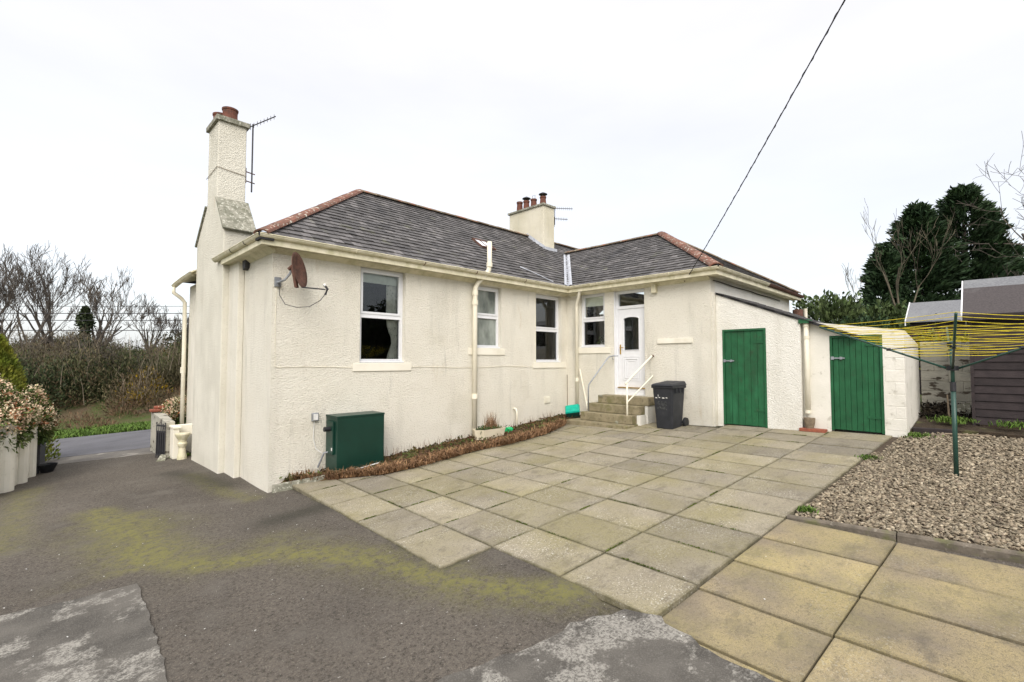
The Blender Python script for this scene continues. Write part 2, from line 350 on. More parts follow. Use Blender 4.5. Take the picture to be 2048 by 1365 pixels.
def stuff(o): o['kind'] = 'stuff'; return o

def npmesh(name, V, F, mat, tint=None, parent=None, smooth=False):
    V = np.asarray(V, np.float32).reshape(-1, 3); F = np.asarray(F, np.int32)
    o0 = worigin(parent)
    V = V - np.array([o0.x, o0.y, o0.z], np.float32)
    me = bpy.data.meshes.new(name); me.vertices.add(len(V)); me.vertices.foreach_set('co', V.ravel())
    k = F.shape[1]; me.loops.add(F.size); me.loops.foreach_set('vertex_index', F.ravel())
    me.polygons.add(len(F)); me.polygons.foreach_set('loop_start', np.arange(len(F)) * k)
    try: me.polygons.foreach_set('loop_total', np.full(len(F), k))
    except Exception: pass
    a = me.attributes.new('tint', 'FLOAT', 'FACE'); a.data.foreach_set('value', (np.ones(len(F)) if tint is None else np.asarray(tint)).astype(np.float32))
    me.materials.append(mat); me.update(calc_edges=True); me.validate()
    if smooth: me.shade_smooth()
    o = bpy.data.objects.new(name, me); COL.objects.link(o)
    if parent: o.parent = parent
    return o
def leaves(name, C, size, mat, parent=None, aspect=.5, dirs=None, spread=1.0, tv=.35, fold=.25):
    """C: n x 3 leaf bases; each leaf is a folded pair of triangles (diamond)"""
    C = np.asarray(C, float); n = len(C)
    D = RNG.normal(size=(n, 3)); D /= np.linalg.norm(D, axis=1)[:, None]
    if dirs is not None:
        D = D * spread + dirs; D /= np.linalg.norm(D, axis=1)[:, None] + 1e-9
    Q = RNG.normal(size=(n, 3)); B = np.cross(D, Q); B /= np.linalg.norm(B, axis=1)[:, None] + 1e-9; N = np.cross(D, B)
    sz = size * RNG.uniform(.6, 1.35, n)[:, None]
    V = np.stack([C, C + D * sz * .5 + B * sz * aspect * .5 + N * sz * fold * .3, C + D * sz, C + D * sz * .5 - B * sz * aspect * .5 + N * sz * fold * .3], 1).reshape(-1, 3)
    i = np.arange(n) * 4; F = np.concatenate([np.stack([i, i + 1, i + 2], 1), np.stack([i, i + 2, i + 3], 1)])
    t = RNG.uniform(1 - tv, 1 + tv, n); return npmesh(name, V, F, mat, np.concatenate([t, t]), parent)

# ================================================================ SETTING
def grid_sheet(name, xs, ys, zf, mat, attrs=()):
    nx, ny = len(xs), len(ys)
    V = [(x, y, zf(x, y)) for y in ys for x in xs]
    F = [(j * nx + i, j * nx + i + 1, (j + 1) * nx + i + 1, (j + 1) * nx + i) for j in range(ny - 1) for i in range(nx - 1)]
    me = bpy.data.meshes.new(name); me.from_pydata(V, [], F); me.materials.append(mat); me.shade_smooth()
    for an, fn in attrs:
        a = me.attributes.new(an, 'FLOAT', 'POINT'); a.data.foreach_set('value', [fn(x, y) for x, y, z in V])
    o = bpy.data.objects.new(name, me); COL.objects.link(o); return structure(o)
def steps_(segs):
    out = []
    for a, b, st in segs: out += list(np.arange(a, b, st))
    return [float(q) for q in out] + [float(segs[-1][1])]
# the terrain reaches the horizon; it lies a little below every paved sheet
grid_sheet('ground', steps_([(-900, -100, 100), (-100, -20, 10), (-20, 40, 1.5), (40, 120, 8), (120, 900, 100)]),
           steps_([(-900, -100, 100), (-100, -20, 10), (-20, 60, 1.5), (60, 150, 8), (150, 900, 100)]),
           lambda x, y: ground(x, y) - .07, m_grass)
def polydist(x, y, P):
    best = 9
    for (ax, ay), (bx, by) in zip(P[:-1], P[1:]):
        dx, dy = bx - ax, by - ay; t = max(0, min(1, ((x - ax) * dx + (y - ay) * dy) / (dx * dx + dy * dy)))
        best = min(best, math.hypot(x - ax - t * dx, y - ay - t * dy))
    return best
MOSS = [(.75, 9.6), (.79, 8.8), (.97, 7.77), (.95, 6.5), (1.34, 5.77), (1.93, 5.47), (2.37, 4.76), (2.54, 4.07), (2.74, 3.45), (2.95, 2.95), (3.25, 2.5)]
def lattice(i, j):
    c, s = math.cos(-.067), math.sin(-.067)
    return (2.761 + i * .632 * c - j * .95 * s, 3.735 + i * .632 * s + j * .95 * c)
def inpatio(x, y): return (x > 2.80 + (y - 3.7) * .067 and y > 3.75) or (x > 3.42 and y > 1.9)
def moss(x, y):
    d = polydist(x, y, MOSS); wd = .16 + .13 * math.sin(x * 2.3 + y * 1.7) ** 2 + (.22 if y > 6.3 and y < 9 else 0)
    v = math.exp(-(d / wd) ** 2)
    v = max(v, .55 * math.exp(-(polydist(x, y, [(.0, 12.6), (-.15, 10.5), (-.2, 8.5)]) / .25) ** 2), .6 * math.exp(-(polydist(x, y, [(2.5, 8.3), (2.3, 9.3), (2.2, 11)]) / .16) ** 2))
    v = max(v, .45 * math.exp(-(polydist(x, y, [(2.75, 3.7), (2.4, 4.6), (2.0, 5.9)]) / .35) ** 2))
    if inpatio(x, y): v = .55
    return min(v, 1)
def damp(x, y):
    if inpatio(x, y): return 1.0
    v = .9 * math.exp(-(polydist(x, y, [(3.3, 6.7), (2.3, 6.7)]) / .33) ** 2)
    return max(v, .8 * math.exp(-(polydist(x, y, [(2.0, 11.6), (2.45, 9.6)]) / .25) ** 2))
grid_sheet('driveway', steps_([(-1.1, 4.3, .09), (4.3, 12, .5)]), steps_([(-1.5, 1.5, .3), (1.5, 13, .09), (13, 16.4, .3)]),
           lambda x, y: ground(x, y) - (.066 if (x > 3.02 and y < 2.2) or x > 3.2 and y < 2.35 else .018), m_drive, (('moss', moss), ('damp', damp)))

def strip(name, s0, s1, dz, mat, t0=-60, t1=60, n=60, thick=.06):
    tx, ty = RN[1], -RN[0]; b = MB()
    for i in range(n):
        a, c = t0 + (t1 - t0) * i / n, t0 + (t1 - t0) * (i + 1) / n
        P = [(RN[0] * s + tx * t, RN[1] * s + ty * t) for s, t in ((s0, a), (s0, c), (s1, c), (s1, a))]
        top = [(x, y, ground(x, y) + dz) for x, y in P]
        b.add([(x, y, z - thick) for x, y, z in top] + top, [(4, 5, 6, 7), (0, 1, 5, 4), (3, 2, 6, 7)])
    return structure(b.build(name, mat, fix=False))
strip('road', 15.5, 20.15, -.006, m_road)
strip('road_edge_strip', 14.35, 15.48, -.010, m_apron, -8, 8, 20)

def irregular(name, P, mat, top, thick, jit=.018):
    Q = []
    for (a, b) in zip(P, P[1:] + P[:1]):
        L = math.hypot(b[0] - a[0], b[1] - a[1]); n = max(1, int(L / .09))
        for k in range(n):
            t = k / n; Q.append((a[0] + (b[0] - a[0]) * t + random.uniform(-jit, jit), a[1] + (b[1] - a[1]) * t + random.uniform(-jit, jit)))
    b = MB(); b.prism([(x, y, plane(x, y) + top - thick) for x, y in Q], (0, 0, thick))
    return b.build(name, mat)
structure(irregular('concrete_slab', [(.77, 5.92), (.29, 6.02), (-.15, 6.19), (-2.2, 6.7), (-2.2, .6), (.45, .6), (.69, 3.86), (.75, 5.05)], m_conc, -.004, .06, .014))
structure(irregular('concrete_slab', [(2.44, 2.30), (1.81, 2.50), (1.0, 2.75), (.8, -1.0), (2.95, -1.0), (3.0, .2), (3.09, .95), (3.10, 1.26), (3.28, 1.78), (3.22, 2.03), (2.9, 2.19)], m_conc, -.001, .06, .028))

# ---------------------------------------------------------------- patio of laid slabs (each its own part)
patio = structure(thing('patio', (2.761, 3.735, plane(2.761, 3.735)), None, None))
ex = Vector((math.cos(-.067), math.sin(-.067), 0)); ey = Vector((-math.sin(-.067), math.cos(-.067), 0))
ex.z = .07 * ex.x - .025 * ex.y; ey.z = .07 * ey.x - .025 * ey.y
def slab_mesh(lx, ly, mat, nm='slab'):
    g = .007; h = .055; c = .006
    b = MB()
    p = [(g, g), (lx - g, g), (lx - g, ly - g), (g, ly - g)]; q = [(g + c, g + c), (lx - g - c, g + c), (lx - g - c, ly - g - c), (g + c, ly - g - c)]
    b.add([(x, y, -h) for x, y in p] + [(x, y, -c) for x, y in p] + [(x, y, 0) for x, y in q],
          [(8, 9, 10, 11)] + [(i, (i + 1) % 4, 4 + (i + 1) % 4, 4 + i) for i in range(4)] + [(4 + i, 4 + (i + 1) % 4, 8 + (i + 1) % 4, 8 + i) for i in range(4)])
    o = b.build(nm, mat); me = o.data; bpy.data.objects.remove(o); return me
me_slab = slab_mesh(.632, .95, m_slab); me_slaby = slab_mesh(.632, .95, m_slaby); me_slabn = slab_mesh(.20, .95, m_slaby)
def put_slab(i, j, me, dz=0, parent=patio, off=0):
    x, y = lattice(i, j); x += off * ex.x; y += off * ex.y
    o = bpy.data.objects.new('slab', me); COL.objects.link(o); o.parent = parent
    t1, t2 = random.gauss(0, .003), random.gauss(0, .003)
    a = Vector((ex.x, ex.y, ex.z + t1)).normalized(); b = Vector((ey.x, ey.y, ey.z + t2)); b = (b - a * b.dot(a)).normalized(); c = a.cross(b)
    m = Matrix((a, b, c)).transposed().to_4x4(); m.translation = Vector((x, y, plane(x, y) + dz + random.uniform(-.003, .003))) - worigin(parent)
    o.matrix_local = m; return o
for i in range(0, 13):
    for j in range(-2, 5):
        if j < 0 and i < 1: continue
        x, y = lattice(i + .5, j + .5)
        if x > 10.95 or (x > 10.4 and y > 4.6): continue
        put_slab(i, j, me_slab)
lower = structure(thing('lower_terrace', (3.4, 1.0, plane(3.4, 1)), None, None))
for j in range(-6, -2):
    put_slab(1, j, me_slaby, -.030 - .004, lower); put_slab(2, j, me_slaby, -.024, lower)
    put_slab(3, j, me_slaby, -.006, lower); put_slab(4, j, me_slaby, -.006, lower)
    put_slab(1, j, me_slabn, -.040, lower, off=-.21)

P = []
for i in range(0, 13):
    for j in range(-2, 5):
        for (ax, ay, bx_, by_) in ((i, j, i + 1, j), (i, j, i, j + 1)):
            if random.random() > .45: continue
            (x0_, y0_), (x1_, y1_) = lattice(ax, ay), lattice(bx_, by_)
            if not inpatio((x0_ + x1_) / 2, (y0_ + y1_) / 2) or x0_ > 10.3: continue
            m = int(random.uniform(20, 110)); c0 = random.uniform(0, .5); c1 = c0 + random.uniform(.2, .5)
            for q in range(m):
                t_ = random.uniform(c0, c1); x = x0_ + (x1_ - x0_) * t_ + random.gauss(0, .004); y = y0_ + (y1_ - y0_) * t_ + random.gauss(0, .004); P.append((x, y, plane(x, y) - .008))
stuff(leaves('joint_moss', np.array(P), .018, surf('moss_leaves', (.10, .13, .02), (.06, .075, .02), 3, .9, tint=True), None, .6, np.tile(np.array([[0, 0, 1.]]), (len(P), 1)), .8))
# edging kerb and gravel
kerb = structure(thing('kerb', (5.83, 1.6, plane(5.83, 1.6)), None, None))
kx0, ky0 = 5.80, 1.62
for k in range(4):
    b = MB(); y1 = ky0 - k * .93; y0 = y1 - .92; x1 = kx0 + (ky0 - y1) * .067 + .0; x0 = kx0 + (ky0 - y0) * .067
    pr = [(0, -.1), (.075, -.1), (.075, .0), (.062, .018), (.035, .026), (.014, .018), (0, .0)]
    b.prism([(x1 + a, y1, plane(x1, y1) + c) for a, c in pr], (x0 - x1, y0 - y1, plane(x0, y0) - plane(x1, y1)))
    b.build('edging_stone', m_kerb, kerb)
GX0, GX1, GY1 = 5.93, 11.35, 1.55
structure(MB().prism([(5.92, 1.60, plane(5.92, 1.6) - .06), (6.2, -3.2, plane(6.2, -3.2) - .06), (14, -3.2, plane(14, -3.2) - .06), (14, 1.2, plane(14, 1.2) - .06), (10.85, 1.30, plane(10.85, 1.3) - .06)][::-1], (0, 0, .035)).build('gravel_base', m_gbed))
def gravel(x0, x1, y0, y1, n, ok, name, sz=(.022, .042), dz=-.008):
    ico_v = []; phi = (1 + 5 ** .5) / 2
    for a, b in ((-1, phi), (1, phi), (-1, -phi), (1, -phi)): ico_v.append((a, b, 0))
    for a, b in ((-1, phi), (1, phi), (-1, -phi), (1, -phi)): ico_v.append((0, a, b))
    for a, b in ((phi, -1), (phi, 1), (-phi, -1), (-phi, 1)): ico_v.append((a, 0, b))
    ico_v = np.array(ico_v) / np.linalg.norm(ico_v[0])
    ico_f = np.array([(0, 11, 5), (0, 5, 1), (0, 1, 7), (0, 7, 10), (0, 10, 11), (1, 5, 9), (5, 11, 4), (11, 10, 2), (10, 7, 6), (7, 1, 8), (3, 9, 4), (3, 4, 2), (3, 2, 6), (3, 6, 8), (3, 8, 9), (4, 9, 5), (2, 4, 11), (6, 2, 10), (8, 6, 7), (9, 8, 1)])
    X = RNG.uniform(x0, x1, n); Y = RNG.uniform(y0, y1, n); k = ok(X, Y); X, Y = X[k], Y[k]; n = len(X)
    r = RNG.uniform(*sz, n); sc = np.stack([r, r * RNG.uniform(.55, .85, n), r * RNG.uniform(.25, .5, n)], 1)
    V = ico_v[None] * (1 + RNG.uniform(-.22, .22, (n, 12, 1))) * sc[:, None]
    a, t, u = RNG.uniform(0, 6.28, n), RNG.normal(0, .35, n), RNG.normal(0, .35, n)
    V[..., 2] += V[..., 0] * t[:, None] + V[..., 1] * u[:, None]
    ca, sa = np.cos(a)[:, None], np.sin(a)[:, None]
    V = np.stack([V[..., 0] * ca - V[..., 1] * sa, V[..., 0] * sa + V[..., 1] * ca, V[..., 2]], 2)
    Z = -.399 + .07 * X - .025 * Y + dz + RNG.uniform(-.022, .012, n)
    V += np.stack([X, Y, Z], 1)[:, None]
    F = (ico_f[None] + (np.arange(n) * 12)[:, None, None]).reshape(-1, 3)
    o = npmesh(name, V, F, m_stone, np.repeat(RNG.choice([.55, .75, .9, 1.0, 1.1, 1.35], n) * RNG.uniform(.85, 1.15, n), 20)); return stuff(o)
def gok(X, Y):
    left = 5.93 + (1.62 - Y) * .067; top = 1.58 - (X - 5.9) * .065
    keep = (X > left) & (Y < top)
    return keep
gravel(5.9, 9.4, -1.6, 1.6, 24000, gok, 'gravel', (.013, .032))
gravel(9.4, 13.6, -1.9, 1.5, 15000, lambda X, Y: (Y < 1.5 - (X - 5.9) * .065) & (X < 11.5 + .2 * np.sin(Y * 3)), 'gravel', (.018, .036))

# ================================================================ COTTAGE
YW, X0, XB = 8.45, 2.77, 10.6
ZS = 3.56
cottage = thing('cottage', (6, 11, 0), 'cream roughcast bungalow with dark slate hipped roof and white framed windows', 'house')
class Fr:                                               # a wall frame: origin, horizontal unit u, outward normal n
    def __init__(s, O, u, n): s.O, s.u, s.n = Vector(O), Vector(u), Vector(n)
    def p(s, u, z, d=0): return s.O + s.u * u + s.n * d + Vector((0, 0, z))
    def box(s, b, u0, u1, z0, z1, d0, d1, tint=1.0):
        return b.obox(s.p(u0, z0, d0), s.u * (u1 - u0), s.n * (d1 - d0), (0, 0, z1 - z0), tint)
FL = Fr((0, YW, 0), (1, 0, 0), (0, -1, 0))              # long wall: u = X
FWg = Fr((XB, 0, 0), (0, 1, 0), (-1, 0, 0))             # wing wall: u = Y
def wall_open(name, fr, u0, u1, z0, z1, ops, mat, parent, reveal=.17, thick=.25):
    b = MB(); us = sorted({u0, u1} | {o[0] for o in ops} | {o[1] for o in ops}); zs = sorted({z0, z1} | {o[2] for o in ops} | {o[3] for o in ops})
    for a, c in zip(us[:-1], us[1:]):
        for e, f in zip(zs[:-1], zs[1:]):
            if any(o[0] - 1e-6 <= a and c <= o[1] + 1e-6 and o[2] - 1e-6 <= e and f <= o[3] + 1e-6 for o in ops): continue
            for d in (0, -thick): b.add([fr.p(a, e, d), fr.p(c, e, d), fr.p(c, f, d), fr.p(a, f, d)], [(0, 1, 2, 3)])
    for o in ops:
        for (a, e), (c, f) in (((o[0], o[2]), (o[1], o[2])), ((o[1], o[2]), (o[1], o[3])), ((o[1], o[3]), (o[0], o[3])), ((o[0], o[3]), (o[0], o[2]))):
            b.add([fr.p(a, e, 0), fr.p(c, f, 0), fr.p(c, f, -thick), fr.p(a, e, -thick)], [(0, 1, 2, 3)])
    me = bpy.data.meshes.new(name)
    for (a, e), (c, f) in (((u0, z0), (u0, z1)), ((u1, z0), (u1, z1)), ((u0, z1), (u1, z1))):
        b.add([fr.p(a, e, 0), fr.p(c, f, 0), fr.p(c, f, -thick), fr.p(a, e, -thick)], [(0, 1, 2, 3)])
    return b.build(name, mat, parent)
OPS_L = [(4.35, 5.34, 1.62, 3.475), (7.17, 8.05, 1.96, 3.44), (9.31, 10.36, 1.62, 3.445)]
OPS_W = [(6.02, 6.90, .80, 3.46), (7.18, 8.00, 2.02, 3.50)]
wall_open('wall', FL, X0, XB - .004, -.9, ZS, OPS_L, m_wall, cottage)
wall_open('wall', FWg, 4.39, YW + .25, -.9, ZS, OPS_W, m_wall, cottage)
# left end wall, wing end wall, hidden back walls
MB().box(X0, X0 + .25, YW + .254, 14.5, -1.2, ZS).build('wall', m_wall, cottage)
MB().box(XB + .254, 16.5, 4.39, 4.62, -.3, ZS).build('wall', m_whitewall, cottage)
MB().box(16.25, 16.5, 4.624, 14.5, -.3, ZS).build('wall', m_wall, cottage)
MB().box(X0 + .254, 21, 14.25, 14.5, -1.2, ZS).build('wall', m_wall, cottage)
# rooms behind the windows
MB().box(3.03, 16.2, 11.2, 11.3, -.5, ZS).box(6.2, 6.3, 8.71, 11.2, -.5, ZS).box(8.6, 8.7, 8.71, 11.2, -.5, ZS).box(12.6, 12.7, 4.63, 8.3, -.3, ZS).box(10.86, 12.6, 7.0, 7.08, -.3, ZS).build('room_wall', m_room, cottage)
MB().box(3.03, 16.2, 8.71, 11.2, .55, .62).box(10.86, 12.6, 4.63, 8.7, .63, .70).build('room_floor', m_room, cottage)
# wing corner pilaster between the house and the store (the plain return)
MB().box(XB + .02, XB + .26, 4.33, 4.388, -.3, 3.17).build('wall_return', m_wall, cottage)
# pilaster beside the chimney breast
MB().box(2.66, X0 - .003, 9.95, 10.57, -1.2, ZS).build('pilaster', m_wall, cottage, bevel=.012)
# ---- sills under openings
def sill(u0, u1, z0, z1, fr, parent=cottage): 
    b = MB(); fr.box(b, u0, u1, z0, z1, .002, .020); o = b.build('stone_sill', m_smooth, parent, bevel=.006); return o
# ---- windows
def window(fr, op, transom, parent=cottage, label=None, split=.5):
    u0, u1, z0, z1 = op; D0, D1 = -.17, -.10
    b = MB(); f = .055
    fr.box(b, u0 + .002, u1 - .002, z1 - f - .002, z1 - .002, D0, D1); fr.box(b, u0 + .002, u1 - .002, z0 + .002, z0 + f, D0, D1)
    fr.box(b, u0 + .002, u0 + f, z0 + f, z1 - f - .002, D0, D1); fr.box(b, u1 - f, u1 - .002, z0 + f, z1 - f - .002, D0, D1)
    fr.box(b, u0 + f, u1 - f, transom - .03, transom + .03, D0, D1)
    wn = b.build('window', m_upvc, parent, bevel=.004)
    if label: wn['label'] = label
    for a, c, k in ((transom + .03, z1 - f - .002, .045), (z0 + f, transom - .03, .018)):
        s = MB(); fr.box(s, u0 + f, u1 - f, c - k, c, D0 + .01, D1 + .012); fr.box(s, u0 + f, u1 - f, a, a + k, D0 + .01, D1 + .012)
        fr.box(s, u0 + f, u0 + f + k, a + k, c - k, D0 + .01, D1 + .012); fr.box(s, u1 - f - k, u1 - f, a + k, c - k, D0 + .01, D1 + .012)
        s.build('sash', m_upvc, wn, bevel=.004)
        g = MB(); g.add([fr.p(u0 + f + k, a + k, D0 + .04), fr.p(u1 - f - k, a + k, D0 + .04), fr.p(u1 - f - k, c - k, D0 + .04), fr.p(u0 + f + k, c - k, D0 + .04)], [(0, 1, 2, 3)])
        g.build('pane', m_glass, wn)
    s = MB(); fr.box(s, u0 + .002, u1 - .002, z0 + .004, z0 + .035, D1 + .003, -.03); s.build('sill', m_upvc, wn, bevel=.004)
    return wn
def sheet(fr, us, zs, dfun, name, mat, parent):
    b = MB(); n = len(us)
    V = [fr.p(u, z, dfun(u, z)) for z in zs for u in us]
    b.add(V, [(j * n + i, j * n + i + 1, (j + 1) * n + i + 1, (j + 1) * n + i) for j in range(len(zs) - 1) for i in range(n - 1)])
    return b.build(name, mat, parent, smooth=True, fix=False)
w1 = window(FL, OPS_L[0], 2.54, label='largest left window with curtain and short blind'); w2 = window(FL, OPS_L[1], 2.72, label='small middle window with frosted panes half behind the drainpipe')
w3 = window(FL, OPS_L[2], 2.50, label='tall window beside the inner corner'); w4 = window(FWg, OPS_W[1], 2.77, label='small window beside the white door with a pale blind')
# glass frosting film and net in the middle window
sheet(FL, [7.24, 8.0], [2.02, 3.39], lambda u, z: -.124, 'obscured_pane', m_frost, w2)
# curtain at the right of window one, gathered low down
def gath(z): return .12 if z > 2.2 else .12 + .05 * (1 - abs(z - 1.95) / .4)
cu = list(np.linspace(0, 1, 26)); cz = list(np.linspace(1.66, 3.42, 16))
b = MB(); n = len(cu)
for z in cz:
    wd = .26 if z > 2.5 else .26 - .12 * math.exp(-((z - 2.05) / .22) ** 2)
    for t in cu: b.v.append(tuple(FL.p(5.30 - wd * (1 - t), z, -.24 + .022 * math.sin(t * 38 + z))))
b.f = [(j * n + i, j * n + i + 1, (j + 1) * n + i + 1, (j + 1) * n + i) for j in range(len(cz) - 1) for i in range(n - 1)]; b.t = [1.0] * len(b.f)
b.build('curtain', m_curtain, w1, smooth=True, fix=False)
sheet(FL, [4.40, 5.30], [3.20, 3.43], lambda u, z: -.20, 'blind', m_blind, w1)
sheet(FWg, [7.2, 7.98], [3.15, 3.47], lambda u, z: -.20, 'blind', m_blind, w4)
sill(4.21, 5.49, 1.46, 1.615, FL); sill(7.0, 8.16, 1.80, 1.955, FL); sill(9.18, 10.52, 1.47, 1.615, FL); sill(7.0, 8.14, 1.86, 2.015, FWg)
b = MB(); FWg.box(b, 4.80, 5.67, 2.07, 2.18, .002, .03); b.build('stone_ledge', m_smooth, cottage, bevel=.006)
b = MB(); FWg.box(b, 5.66, 5.78, 3.30, ZS - .01, .002, .10); b.build('corbel_block', m_grimec, cottage, bevel=.006)
MB().prism([(X0 - .003, 9.62, 3.54), (X0 - .003, 9.84, 3.54), (X0 - .003, 9.78, 3.34), (X0 - .003, 9.66, 3.38)], (-.08, 0, 0)).build('eaves_vent', m_dark, cottage)
# ---- back door
o = OPS_W[0]; b = MB(); D0, D1 = -.2, -.10
FWg.box(b, o[0] + .002, o[0] + .06, o[2] + .002, o[3] - .002, D0, D1); FWg.box(b, o[1] - .06, o[1] - .002, o[2] + .002, o[3] - .002, D0, D1)
FWg.box(b, o[0] + .06, o[1] - .06, o[3] - .07, o[3] - .002, D0, D1); FWg.box(b, o[0] + .06, o[1] - .06, 2.99, 3.07, D0, D1)
FWg.box(b, o[0] + .06, o[1] - .06, o[2] + .002, .97, D0, D1 + .02)
FWg.box(b, o[1] - .014, o[1] - .002, o[2] + .002, o[3] - .002, D1 + .002, -.004)
dfr = b.build('door', m_upvc, cottage, bevel=.004)
b = MB(); FWg.box(b, o[0] + .03, o[1] - .06, .972, .99, D0, D1 + .05); b.build('threshold_bar', m_brass, dfr)
b = MB(); b.add([FWg.p(o[0] + .06, 3.07, -.16), FWg.p(o[1] - .06, 3.07, -.16), FWg.p(o[1] - .06, 3.39, -.16), FWg.p(o[0] + .06, 3.39, -.16)], [(0, 1, 2, 3)]); b.build('fanlight_pane', m_glass, dfr)
LU0, LU1, LZ0, LZ1 = o[0] + .065, o[1] - .065, .995, 2.985
GU0, GU1, GZ0, GZ1 = LU0 + .15, LU1 - .15, 1.93, 2.78
b = MB(); d0, d1 = -.17, -.115
FWg.box(b, LU0, LU1, LZ0, GZ0, d0, d1); FWg.box(b, LU0, GU0, GZ0, LZ1, d0, d1); FWg.box(b, GU1, LU1, GZ0, LZ1, d0, d1)
um, hw = (GU0 + GU1) / 2, (GU1 - GU0) / 2; NA = 10
arch = [(um + hw * math.cos(math.pi * k / NA), GZ1 - .05 + .055 * math.sin(math.pi * k / NA)) for k in range(NA + 1)]
for k in range(NA):
    (a, za), (c, zc) = arch[k], arch[k + 1]
    b.hexa([FWg.p(c, zc, d0), FWg.p(a, za, d0), FWg.p(a, za, d1), FWg.p(c, zc, d1), FWg.p(c, LZ1, d0), FWg.p(a, LZ1, d0), FWg.p(a, LZ1, d1), FWg.p(c, LZ1, d1)])
leaf = b.build('door_leaf', m_upvc, dfr)
b = MB(); pts = [FWg.p(u, z, d1 + .004) for u, z in [(GU0, GZ0)] + [(2 * um - u, z) for u, z in arch] + [(GU1, GZ0), (GU0, GZ0)]]
b.tube(pts, .012, 6); b.build('glazing_bead', m_upvc, dfr)
b = MB(); b.add([FWg.p(GU0, GZ0, -.15), FWg.p(GU1, GZ0, -.15), FWg.p(GU1, GZ1 + .05, -.15), FWg.p(GU0, GZ1 + .05, -.15)], [(0, 1, 2, 3)]); b.build('door_pane', m_glass, dfr)
for (a, c, e, f) in ((LU0 + .13, LU1 - .13, 1.16, 1.78),):
    for k, (iz, hh) in enumerate(((0, .010), (.055, .016), (.11, .008))):
        b = MB(); 
        for q in ((a + iz, c - iz, e + iz, e + iz + .022), (a + iz, c - iz, f - iz - .022, f - iz), (a + iz, a + iz + .022, e + iz + .022, f - iz - .022), (c - iz - .022, c - iz, e + iz + .022, f - iz - .022)): FWg.box(b, *q, d1 + .0, d1 + hh)
        b.build('panel_moulding', m_upvc, dfr, bevel=.004)
b = MB(); FWg.box(b, LU1 - .075, LU1 - .04, 1.83, 2.08, d1, d1 + .012); b.tube([FWg.p(LU1 - .057, 2.0, d1), FWg.p(LU1 - .057, 2.0, d1 + .05), FWg.p(LU1 - .17, 2.0, d1 + .05)], .010, 8); b.build('door_handle', m_brass, dfr)

# ---- eaves: soffit, fascia, gutters
OH = .27
b = MB(); b.box(X0 - OH + .05, X0 - .002, YW - OH + .05, 10.56, ZS - .02, ZS + .04); b.box(X0 - .002, XB - OH + .05, YW - OH + .05, YW - .002, ZS - .02, ZS + .04)
b.box(XB - OH + .05, XB - .002, 4.39 - OH + .05, YW - .002, ZS - .02, ZS + .04); b.box(XB - .002, 16.75, 4.39 - OH + .05, 4.388, ZS - .02, ZS + .04)
b.build('soffit', m_grimec, cottage)
b = MB(); b.box(X0 - OH + .012, X0 - OH + .048, YW - OH + .012, 10.565, ZS - .03, 3.69); b.box(X0 - OH + .05, XB - OH + .05, YW - OH + .012, YW - OH + .048, ZS - .03, 3.69)
b.box(XB - OH + .012, XB - OH + .048, 4.39 - OH + .012, YW - OH + .01, ZS - .03, 3.69); b.box(XB - OH + .05, 16.75, 4.39 - OH + .012, 4.39 - OH + .048, ZS - .03, 3.69)
b.build('fascia', m_grimec, cottage)
b = MB()                                                 # cove moulding below the soffit
cv = [(0, ZS - .10), (0, ZS - .024), (.13, ZS - .024), (.10, ZS - .034), (.05, ZS - .06)]
b.prism([(X0 - .002, YW - .002 - a, z) for a, z in cv], (XB - X0 - .002, 0, 0)); b.prism([(XB - .002 - a, YW - .13, z) for a, z in cv], (0, -(YW - .13 - 4.39), 0))
b.prism([(X0 - .002 - a, YW - .12, z) for a, z in cv], (0, 2.2, 0)); b.build('eaves_cove', m_grimec, cottage)
def gutter(p0, p1, out, mat=m_grimec, name='gutter', r=.062):
    p0, p1, out = Vector(p0), Vector(p1), Vector(out); b = MB(); n = 7; V = []
    for p in (p0, p1):
        for rr in (r, r - .008):
            for k in range(n + 1):
                a = math.pi * k / n; V.append(p + out * (rr * math.cos(a)) + Vector((0, 0, -rr * math.sin(a))))
    m = n + 1; F = []
    for k in range(n): F += [(k, k + 1, 2 * m + k + 1, 2 * m + k), (m + k, m + k + 1, 3 * m + k + 1, 3 * m + k)]
    F += [(0, m, 3 * m, 2 * m), (n, m + n, 3 * m + n, 2 * m + n)]; b.add(V, F); b.tube([p0 + out * r, p1 + out * r], .010, 6)
    return b.build(name, mat, cottage, smooth=False)
GZ = 3.685
gx, gy = X0 - OH, YW - OH; wx, wy = XB - OH, 4.39 - OH
gutter((gx, gy - .03, GZ), (gx, 10.92, GZ), (-1, 0, 0)); gutter((gx - .03, gy, GZ), (wx, gy, GZ), (0, -1, 0))
gutter((wx, gy, GZ), (wx, wy - .03, GZ), (-1, 0, 0)); gutter((wx - .03, wy, GZ), (13.6, wy, GZ), (0, -1, 0)); gutter((13.6, wy, GZ), (16.85, wy, GZ - .02), (0, -1, 0), m_red)
for x in (4.1, 5.6, 7.0, 8.6, 9.6):
    b = MB(); b.tube([(x, gy - .066 * math.cos(a), GZ - .066 * math.sin(a)) for a in np.linspace(0, math.pi, 7)], .008, 5); b.build('gutter_bracket', m_red if x in (5.6, 7.0, 8.6) else m_grimec, cottage)
for y in (8.9, 9.7):
    b = MB(); b.tube([(gx - .066 * math.cos(a), y, GZ - .066 * math.sin(a)) for a in np.linspace(0, math.pi, 7)], .009, 5); b.build('gutter_bracket', m_dark, cottage)
for y in (5.2, 6.3, 7.4):
    b = MB(); b.tube([(wx - .068 * math.cos(a), y, GZ - .068 * math.sin(a)) for a in np.linspace(0, math.pi, 7)], .010, 5); b.build('gutter_bracket', m_grimec, cottage)
